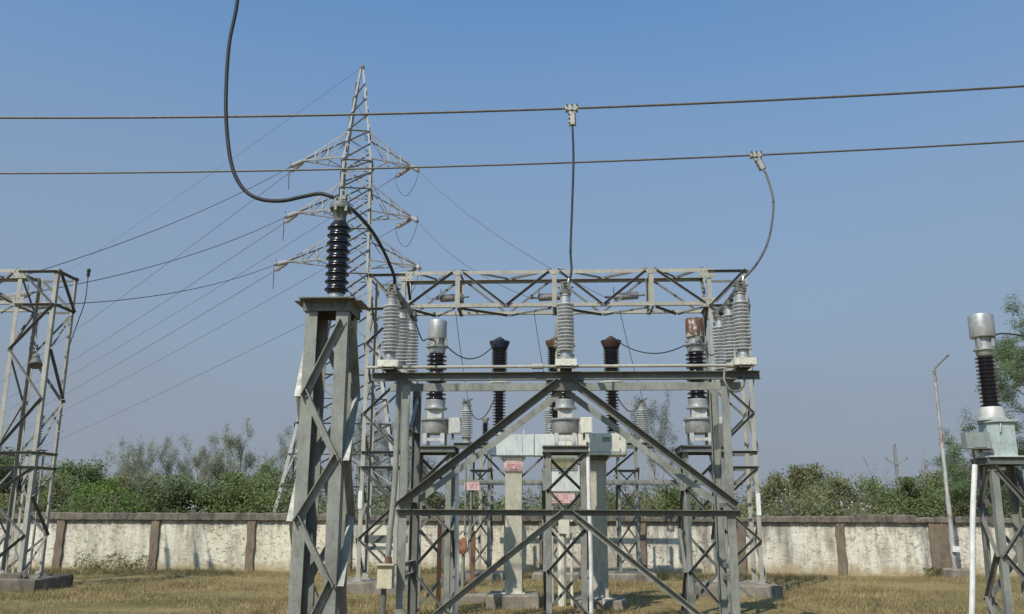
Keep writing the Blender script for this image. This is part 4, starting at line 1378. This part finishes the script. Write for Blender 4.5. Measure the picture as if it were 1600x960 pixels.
def utility(px, py_top, Yd, label, s=1.0):
    p = at(px, py_top, Yd)
    t = thing('utility_pole', (p.x, p.y, 0), label, 'utility pole', 'concrete utility poles beyond the trees')
    m = M['farpole']
    MB().prism((p.x, p.y, 0), (p.x, p.y, p.z), [(-.19, -.15), (.19, -.15), (.19, .15), (-.19, .15)], X, Y).build('pole', m, t, False)
    mb = MB()
    z = p.z - 1.9 * s
    for sx in (-1, 1):
        mb.bar((p.x, p.y - .17, z - .5 * s), (p.x + sx * 1.25 * s, p.y - .17, z + .15 * s), .16, .12, Z)
        mb.bar((p.x, p.y - .17, z - .5 * s), (p.x + sx * .9 * s, p.y - .17, z - .05 * s), .1, .1, Z)
    mb.build('cross_arm', m, t, False)
    mb = MB()
    for sx in (-1, 1):
        mb.lathe([(.07, 0), (.15, .1), (.15, .35), (.08, .55)], (p.x + sx * 1.25 * s, p.y - .17, z + .2 * s), 8)
    mb.lathe([(.07, 0), (.13, .1), (.13, .3), (.05, .5)], (p.x, p.y, p.z), 8)
    mb.pieces('pin_insulator', m, t)
utility(1398, 697, 118, 'tallest far utility pole with V-shaped arms, right of centre')
utility(1447, 722, 135, 'far utility pole with V-shaped arms close to the lamp pole', .9)
utility(1346, 742, 150, 'small far utility pole rising from the scrub between wall pilasters', .8)

# ------------------------------------------------------------------ vegetation
rng = np.random.default_rng(4)
def leaf_quads(centers, size, droop=0.0, aspect=2.0, flat=0.0):
    """one small quad per centre, random orientation"""
    n = len(centers)
    d = rng.normal(size=(n, 3))
    d[:, 2] = d[:, 2] * (1 - flat) - droop
    d /= np.linalg.norm(d, axis=1, keepdims=True)
    u = rng.normal(size=(n, 3))
    u -= d * np.sum(u * d, axis=1, keepdims=True)
    u /= np.linalg.norm(u, axis=1, keepdims=True)
    s = size * rng.uniform(.6, 1.35, (n, 1))
    a, b = d * s * aspect * .5, u * s * .5
    q = np.stack([centers - a, centers + b * .9, centers + a, centers - b * .9], axis=1)
    return q.reshape(-1, 3)

def grow(mb, tips, p, d, L, r, depth, rnd, spread, up, shrink=.68, kids=(2, 3), sides=5, wob=.15):
    """recursive limb: tube from p along d, tapering, then children"""
    pts, rs = [p.copy()], [r]
    n = 4
    dd = d.normalized()
    for k in range(n):
        dd = (dd + V((rnd.gauss(0, wob), rnd.gauss(0, wob), rnd.gauss(0, wob) + up * .12))).normalized()
        pts.append(pts[-1] + dd * L / n)
        rs.append(r * (1 - .45 * (k + 1) / n))
    mb.tube(pts, rs, sides)
    if depth <= 1:
        tips += [q for q in pts[2:]]
    if depth == 0:
        return
    for k in range(rnd.randint(*kids)):
        base = pts[rnd.randint(2, n)]
        side = V((rnd.gauss(0, 1), rnd.gauss(0, 1), rnd.gauss(0, .5)))
        nd = (dd + ortho(dd, side) * spread * rnd.uniform(.6, 1.2)).normalized()
        grow(mb, tips, base, nd, L * shrink * rnd.uniform(.8, 1.15), r * .55, depth - 1, rnd, spread, up, shrink, kids, max(3, sides - 1), wob)

def tree(x, y, h, w, kind, leaf, label, seed, nleaf=3500, cat='tree', name='tree', bark='bark'):
    rnd = random.Random(seed)
    t = thing(name, (x, y, 0), label, cat)
    mb = MB()
    tips = []
    if kind == 'bush':
        for k in range(rnd.randint(6, 8)):
            a = rnd.uniform(0, 6.28)
            q = rnd.uniform(.3, 1.0)
            d = V((math.cos(a) * q * w / h, math.sin(a) * q * w / h, 1))
            grow(mb, tips, V((x + math.cos(a) * .15, y + math.sin(a) * .15, -.05)), d, h * .46, .045 * h / 3, 3, rnd, .75, .15, .6, (2, 3), 5, .18)
        tp_ = np.array([list(q) for q in tips])
        top = np.percentile(tp_[:, 2], 98)
        tp_[:, 2] *= (h * .95) / top
        cw = np.percentile(np.abs(tp_[:, 0] - x), 95)
        tp_[:, 0] = x + (tp_[:, 0] - x) * (w * .5) / cw
        for v in mb.v:
            v.x = x + (v.x - x) * (w * .5) / cw
            v.z *= (h * .95) / top
        nleaf *= 2
        cl = tp_[rng.integers(0, len(tp_), 110)]
        i = rng.integers(0, 110, nleaf)
        c = cl[i] + rng.normal(size=(nleaf, 3)) * np.array([.075 * w, .075 * w, .055 * h])
        ex = tp_[rng.integers(0, len(tp_), nleaf // 3)] + rng.normal(size=(nleaf // 3, 3)) * .1
        c = np.concatenate([c, ex])
        c = c[(c[:, 2] > .1) & (c[:, 2] < h * 1.04)]
        quads = leaf_quads(c, .085, .2, 1.8)
    elif kind == 'feather':
        for k in range(rnd.randint(4, 6)):
            a = rnd.uniform(0, 6.28)
            q = rnd.uniform(.05, .55)
            d = V((math.cos(a) * q * w / h, math.sin(a) * q * w / h, 1))
            grow(mb, tips, V((x + rnd.gauss(0, .15), y + rnd.gauss(0, .15), -.05)), d, h * rnd.uniform(.36, .5), .05 * h / 6, 4, rnd, .5, .4, .62, (2, 3), 5, .13)
        tp_ = np.array([list(q) for q in tips])
        fz = (h * .97) / np.percentile(tp_[:, 2], 99.5)
        fx = (w * .52) / np.percentile(np.abs(tp_[:, 0] - x), 96)
        tp_[:, 2] *= fz
        tp_[:, 0] = x + (tp_[:, 0] - x) * fx
        for v in mb.v:
            v.x = x + (v.x - x) * fx
            v.z *= fz
        nleaf = int(nleaf * 2.6)
        wt = rng.random(len(tp_)) ** 2
        i = rng.choice(len(tp_), nleaf, p=wt / wt.sum())
        c = tp_[i] + rng.normal(size=(nleaf, 3)) * np.array([.12, .12, .17])
        quads = leaf_quads(c, .03, .3, 5)
    elif kind == 'acacia':
        for k in range(5):
            a = k * 1.3 + .5
            grow(mb, tips, V((x, y, -.1)), V((math.cos(a) * .5, math.sin(a) * .4, 1)), h * .36, .11, 5, rnd, .85, -.3, .72, (2, 3), 6, .2)
        tp_ = np.array([list(q) for q in tips])
        tp_ = tp_[tp_[:, 2] > np.percentile(tp_[:, 2], 22)]
        fz = h / np.percentile(tp_[:, 2], 98)
        fx = (w * .5) / np.percentile(np.abs(tp_[:, 0] - x), 96)
        tp_[:, 2] *= fz
        tp_[:, 0] = x + (tp_[:, 0] - x) * fx
        for v in mb.v:
            v.x = x + (v.x - x) * fx
            v.z *= fz
        i = rng.integers(0, len(tp_), nleaf)
        c = tp_[i] + rng.normal(size=(nleaf, 3)) * np.array([.14, .14, .10])
        quads = leaf_quads(c, .03, .25, 4.5, .4)
    elif kind == 'bare':
        grow(mb, tips, V((x, y, -.1)), V((.05, 0, 1)), h * .45, .055 * h / 4, 4, rnd, .6, .3, .68, (2, 3), 5, .14)
        tp_ = np.array([list(q) for q in tips])
        i = rng.integers(0, len(tp_), nleaf)
        c = tp_[i] + rng.normal(size=(nleaf, 3)) * .08
        quads = leaf_quads(c, .035, .1, 3)
    mb.build('trunk', M[bark], t)
    q = quads - np.array([x, y, 0])
    mesh_np('crown', q, None, M[leaf], t)
    return t

def place(px, py_top, Yd):
    p = at(px, py_top, Yd)
    return p.x, p.z

def T(px, py, Yd, wpx, kind, leaf, label, seed, nleaf, **k):
    x, z = place(px, py, Yd)
    return tree(x, Yd, z, wpx / F * Yd, kind, leaf, label, seed, nleaf, **k)

T(133, 722, 52, 85, 'bush', 'leaf_mid', 'green leafy tree just right of the left gantry column, with a flat top', 1, 5200)
T(207, 695, 60, 62, 'feather', 'leaf_grey', 'narrow grey feathery tree, leftmost of the tall ones beyond the wall', 2, 3200, bark='barkpale')
T(262, 684, 58, 95, 'feather', 'leaf_grey', 'grey feathery tree standing clear against the sky left of the tree group', 3, 4200, bark='barkpale')
T(168, 706, 75, 70, 'bare', 'leaf_brown', 'bare hazy tree behind the flat-topped green tree', 4, 700, bark='barkpale')
T(182, 752, 45, 110, 'bush', 'leaf_bright', 'bright green rounded bush beyond the wall on the left', 5, 5200, cat='bush', name='bush')
T(345, 682, 60, 95, 'feather', 'leaf_grey', 'grey feathery tree at the left end of the tall group beside the pylon', 6, 4200, bark='barkpale')
T(388, 656, 58, 125, 'feather', 'leaf_grey', 'tallest grey feathery tree of the group left of the pylon foot', 7, 5200, bark='barkpale')
T(430, 664, 56, 100, 'feather', 'leaf_grey', 'feathery tree touching the pylon leg on its left side', 8, 4200, bark='barkpale')
T(285, 748, 46, 120, 'bush', 'leaf_dark', 'dark green bush behind the second wall panel from the left', 9, 5200, cat='bush', name='bush')
T(335, 742, 47, 120, 'bush', 'leaf_mid', 'mid green bush in front of the grey feathery tree group', 10, 5200, cat='bush', name='bush')
T(400, 728, 48, 130, 'bush', 'leaf_mid', 'large green bush left of the pylon foot', 11, 6200, cat='bush', name='bush')
T(450, 742, 52, 110, 'bush', 'leaf_dark', 'dark bush behind the pylon foot and the tall pedestal', 12, 5200, cat='bush', name='bush')
T(235, 745, 52, 110, 'bush', 'leaf_olive', 'olive bush between the bright green bush and the dark one', 13, 5200, cat='bush', name='bush')
T(82, 748, 48, 110, 'bush', 'leaf_olive', 'olive bush behind the left gantry column foot', 14, 5200, cat='bush', name='bush')
T(15, 705, 50, 110, 'bush', 'leaf_dark', 'dark bush at the left edge seen through the gantry lattice', 15, 5200, cat='bush', name='bush')
T(310, 700, 64, 80, 'feather', 'leaf_grey', 'greyish feathery tree between the clear-standing one and the tall group', 31, 4200, bark='barkpale')
T(470, 690, 62, 80, 'feather', 'leaf_hazy', 'feathery tree right behind the pylon foot', 32, 4200, bark='barkpale')
T(612, 625, 62, 90, 'feather', 'leaf_hazy', 'hazy feathery tree seen through the left gantry column', 16, 4200, bark='barkpale')
T(655, 650, 66, 80, 'feather', 'leaf_hazy', 'hazy feathery tree behind the left isolator post', 17, 3600, bark='barkpale')
T(560, 660, 62, 80, 'feather', 'leaf_grey', 'grey feathery tree inside the pylon legs behind the pedestal', 18, 3600, bark='barkpale')
T(1026, 612, 58, 62, 'feather', 'leaf_hazy', 'tall slim casuarina standing alone right of the breaker', 19, 4200, bark='barkpale')
T(826, 738, 75, 45, 'bare', 'leaf_brown', 'small thin bare tree in the gap between the breaker columns', 20, 500, bark='barkpale')
T(1078, 752, 50, 95, 'bush', 'leaf_mid', 'green bush beyond the wall between the casuarina and the right gantry column', 41, 4800, cat='bush', name='bush')
T(985, 764, 52, 80, 'bush', 'leaf_olive', 'olive bush behind the rear frame, left of the casuarina', 42, 4200, cat='bush', name='bush')
T(762, 752, 50, 90, 'bush', 'leaf_mid', 'green bush beyond the wall left of the left breaker column', 43, 4800, cat='bush', name='bush')
T(672, 742, 50, 100, 'bush', 'leaf_olive', 'olive bush beyond the wall behind the left lattice stand', 44, 4800, cat='bush', name='bush')
T(1217, 733, 52, 75, 'bush', 'leaf_olive', 'tall dry olive bush right of the middle gantry', 21, 5200, cat='bush', name='bush')
T(1257, 730, 54, 85, 'bush', 'leaf_olive', 'taller olive bush with reddish base beyond the wall, right of the middle gantry', 22, 5200, cat='bush', name='bush')
T(1308, 754, 50, 100, 'bush', 'leaf_olive', 'dark low bush above the first full wall panel at right', 23, 4800, cat='bush', name='bush')
T(1365, 748, 52, 110, 'bush', 'leaf_mid', 'green bush under the tallest far utility pole', 24, 5200, cat='bush', name='bush')
T(1367, 728, 60, 40, 'bare', 'leaf_brown', 'thin dry sapling sticking up left of the tallest utility pole', 25, 250, bark='bark')
T(1425, 752, 50, 110, 'bush', 'leaf_mid', 'rounded green bush left of the lamp pole', 26, 5200, cat='bush', name='bush')
T(1490, 744, 52, 110, 'bush', 'leaf_olive', 'olive bush behind the lamp pole', 27, 5200, cat='bush', name='bush')
T(1560, 735, 54, 120, 'bush', 'leaf_mid', 'green bush beneath the acacia behind the right edge stand', 28, 5200, cat='bush', name='bush')
T(1430, 706, 64, 130, 'bare', 'leaf_brown', 'bare dead tree with arching branches between the far utility poles', 29, 200, bark='bark')
x, z = place(1590, 512, 40)
tree(x, 40, z, 9.4, 'acacia', 'leaf_acacia', 'spreading fine-leaved acacia with drooping twigs at the right edge', 30, 85000)

# scrub thicket beyond the wall: reads as one mass
def scrub():
    n = 200000
    x = rng.uniform(-50, 50, n)
    y = 39.5 + 26 * rng.random(n) ** 1.6
    base = 1.75 + .75 * np.sin(x * .55 + 1.3) + .5 * np.sin(x * 1.37 + y * .6) + .35 * np.sin(x * 3.1 + y) + .03 * (y - 40) + rng.normal(size=n) * .3
    mid = np.exp(-((x - 1.5) / 6.0) ** 2)
    base = base * (1 + .10 * mid) + .40
    z = base * rng.random(n) ** .55
    c = np.stack([x, y, z], axis=1)
    k = rng.random(n)
    left = 1 / (1 + np.exp((x + 3) / 4))
    o = mesh_np('scrub', leaf_quads(c[k < .55], .085, .15, 1.9), None, M['leaf_dark'])
    tag(o, 'dense scrub thicket filling the ground beyond the boundary wall', 'scrub', None, 'stuff')
    sel = (k >= .55) & (k < .82)
    o = mesh_np('scrub', leaf_quads(c[sel], .08, .15, 2.2), None, M['leaf_olive'])
    tag(o, 'olive and yellowing growth mixed through the thicket beyond the wall', 'scrub', None, 'stuff')
    sel = (k >= .82) & (rng.random(n) > left * .6)
    cc = c[sel]
    cc[:, 2] *= 1.12
    o = mesh_np('scrub', leaf_quads(cc, .03, -.5, 9), None, M['leaf_brown'])
    tag(o, 'dry brown stalks and twigs standing in the thicket beyond the wall', 'scrub', None, 'stuff')
scrub()

def far_woods():
    n = 26000
    x = rng.uniform(-230, 230, n)
    y = rng.uniform(150, 210, n)
    h = 5.2 + 1.6 * np.sin(x * .13) + 1.1 * np.sin(x * .41 + 1) + rng.normal(size=n) * .5
    c = np.stack([x, y, h * rng.random(n) ** .5], axis=1)
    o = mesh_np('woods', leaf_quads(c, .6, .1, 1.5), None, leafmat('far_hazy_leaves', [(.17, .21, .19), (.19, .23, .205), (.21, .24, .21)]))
    tag(o, 'low hazy belt of woods on the horizon beyond the scrub', 'woods', None, 'stuff')
far_woods()

# white seed heads on a scraggly shrub over the wall
def seedheads(px0, px1, py0, py1, n, label, seed):
    rnd = random.Random(seed)
    p = at((px0 + px1) / 2, py1, 37)
    t = thing('flowering_shrub', (p.x, 37, 0), label, 'shrub')
    mb = MB()
    cs_ = []
    for k in range(n):
        q = at(rnd.uniform(px0, px1), rnd.uniform(py0, py1), 37 + rnd.uniform(-.3, .5))
        mb.tube([(p.x + rnd.gauss(0, .3), 37, 0), ((p.x + q.x) / 2 + rnd.gauss(0, .1), 37, q.z * .6), tuple(q)], [.015, .01, .006], 4)
        for _ in range(3):
            cs_.append([q.x + rnd.gauss(0, .04), q.y + rnd.gauss(0, .04), q.z + rnd.gauss(0, .03)])
    mb.build('stem', M['bark'], t)
    mesh_np('seed_heads', leaf_quads(np.array(cs_), .05, 0, 1.1) - np.array([p.x, 37, 0]), None, M['flower'], t)
seedheads(1312, 1358, 783, 800, 20, 'scraggly shrub with white seed heads just over the wall at right', 1)
seedheads(1192, 1238, 765, 798, 16, 'thin shrub with white seed heads beside the right gantry column', 2)
seedheads(296, 320, 790, 801, 7, 'small shrub with a few white seed heads over the wall at left', 3)

# dry grass over the yard
def grass():
    def blades(n, x0, x1, y0, y1, h0, h1, w, lean):
        cx = rng.uniform(x0, x1, n // 7)
        cy = rng.uniform(y0, y1, n // 7)
        den = np.sin(cx * .9 + 1) + np.sin(cy * 1.3 + cx * .35) + rng.normal(size=len(cx)) * .8
        keep = den > -.55
        cx, cy, den = cx[keep], cy[keep], den[keep]
        x = np.repeat(cx, 7) + rng.normal(size=len(cx) * 7) * .06
        y = np.repeat(cy, 7) + rng.normal(size=len(cx) * 7) * .06
        hh = np.repeat(np.clip(1 + .14 * den, .6, 1.3), 7)
        m = len(x)
        h = rng.uniform(h0, h1, m) * hh
        a = rng.uniform(0, 6.283, m)
        l = rng.uniform(.1, 1, m) * lean * h
        p = np.stack([x, y, np.full(m, -.05)], 1)
        s = np.stack([np.cos(a), np.sin(a), np.zeros(m)], 1)
        b = rng.uniform(0, 6.283, m)
        tipv = p + np.stack([np.cos(b) * l, np.sin(b) * l, h], 1)
        ww = w * rng.uniform(.6, 1.3, (m, 1))
        return np.stack([p - s * ww, p + s * ww, tipv], 1).reshape(-1, 3)
    v = np.concatenate([blades(380000, -22, 22, 14, 34.6, .04, .15, .010, 1.1),
                        blades(60000, -24, 24, 32.5, 35.3, .08, .24, .009, .8),
                        blades(30000, -14, 14, 4, 14, .06, .18, .006, .9),
                        blades(5000, -22, 22, 15, 35, .2, .42, .005, .5)])
    o = mesh_np('grass', v, None, M['grass'], None, False)
    tag(o, 'dry yellow-brown grass covering the yard inside the wall', 'grass', None, 'stuff')
grass()

def weeds(pxs, label, n, hmax, seed):
    """patch of green weeds growing at the foot of the wall"""
    xa, xb = at(pxs[0], 880, 35.1).x, at(pxs[1], 880, 35.1).x
    m = n
    x = rng.uniform(xa, xb, m)
    y = rng.uniform(34.7, 35.3, m)
    env = hmax * (.35 + .65 * np.abs(np.sin((x - xa) * 2.3 + seed)))
    z = env * rng.random(m)
    c = np.stack([x, y, z], 1)
    o = mesh_np('weeds', leaf_quads(c, .035, -.5, 4.5), None, M['weed'])
    tag(o, label, 'weeds', None, 'stuff')
weeds((118, 232), 'straggling green weeds at the foot of the leftmost full wall panel', 900, .7, 1)
weeds((540, 700), 'dry weeds at the foot of the wall behind the left gantry column', 900, .4, 2)
weeds((840, 870), 'weeds behind the breaker plinth at the wall foot', 300, .4, 3)
weeds((1444, 1470), 'small clump of weeds left of the lamp pole plinth', 260, .35, 4)

# ------------------------------------------------------------------ light and sky
SUN_EL, SUN_AZ = R(48), math.atan2(-.47, -.88)     # azimuth from +Y towards +X: sun behind the camera, to the left
sd = V((math.sin(SUN_AZ) * math.cos(SUN_EL), math.cos(SUN_AZ) * math.cos(SUN_EL), math.sin(SUN_EL)))
sl = bpy.data.lights.new('sun', 'SUN')
sl.energy = 4.5
sl.angle = R(.55)
sl.color = (1.0, .93, .81)
so = bpy.data.objects.new('sun', sl)
COL.objects.link(so)
so.rotation_euler = (-sd).to_track_quat('-Z', 'Y').to_euler()
so.location = (0, 0, 60)

w = bpy.data.worlds.new('World')
SC.world = w
w.use_nodes = True
nt = w.node_tree
bg = nt.nodes['Background']
sky = nt.nodes.new('ShaderNodeTexSky')
sky.sky_type = 'NISHITA'
sky.sun_disc = False
sky.sun_elevation = SUN_EL
sky.sun_rotation = SUN_AZ % (2 * math.pi)
sky.air_density = 1.0
sky.dust_density = 1.5
sky.ozone_density = 2.0
sky.altitude = 100
# dusty dry-season air: bluer overhead, grey-lavender haze thickening towards the horizon
STR = .09
bg.inputs[1].default_value = STR
tint = mix(nt, 1.0, sky.outputs[0], (1.04, 1.86, 2.2), 'MULTIPLY')
tc = nt.nodes.new('ShaderNodeTexCoord')
sep = nt.nodes.new('ShaderNodeSeparateXYZ')
nt.links.new(tc.outputs['Generated'], sep.inputs[0])
hn = nt.nodes.new('ShaderNodeMath'); hn.operation = 'MULTIPLY_ADD'
nt.links.new(noise(nt, scaled(nt, tc.outputs['Generated'], (1, 1, 2.5)), 2.2, 4, .55), hn.inputs[0])
hn.inputs[1].default_value = .10
nt.links.new(sep.outputs[2], hn.inputs[2])
hz = ramp(nt, hn.outputs[0], [(0.05, .99), (.17, .95), (.38, .66), (.60, .17), (.85, 0.0)])
nt.links.new(mix(nt, hz, tint, tuple(c / STR for c in (.280, .318, .385))), bg.inputs[0])

SC.view_settings.view_transform = 'Standard'
SC.view_settings.look = 'None'
SC.view_settings.exposure = 0
SC.view_settings.gamma = 1
SC.render.film_transparent = False
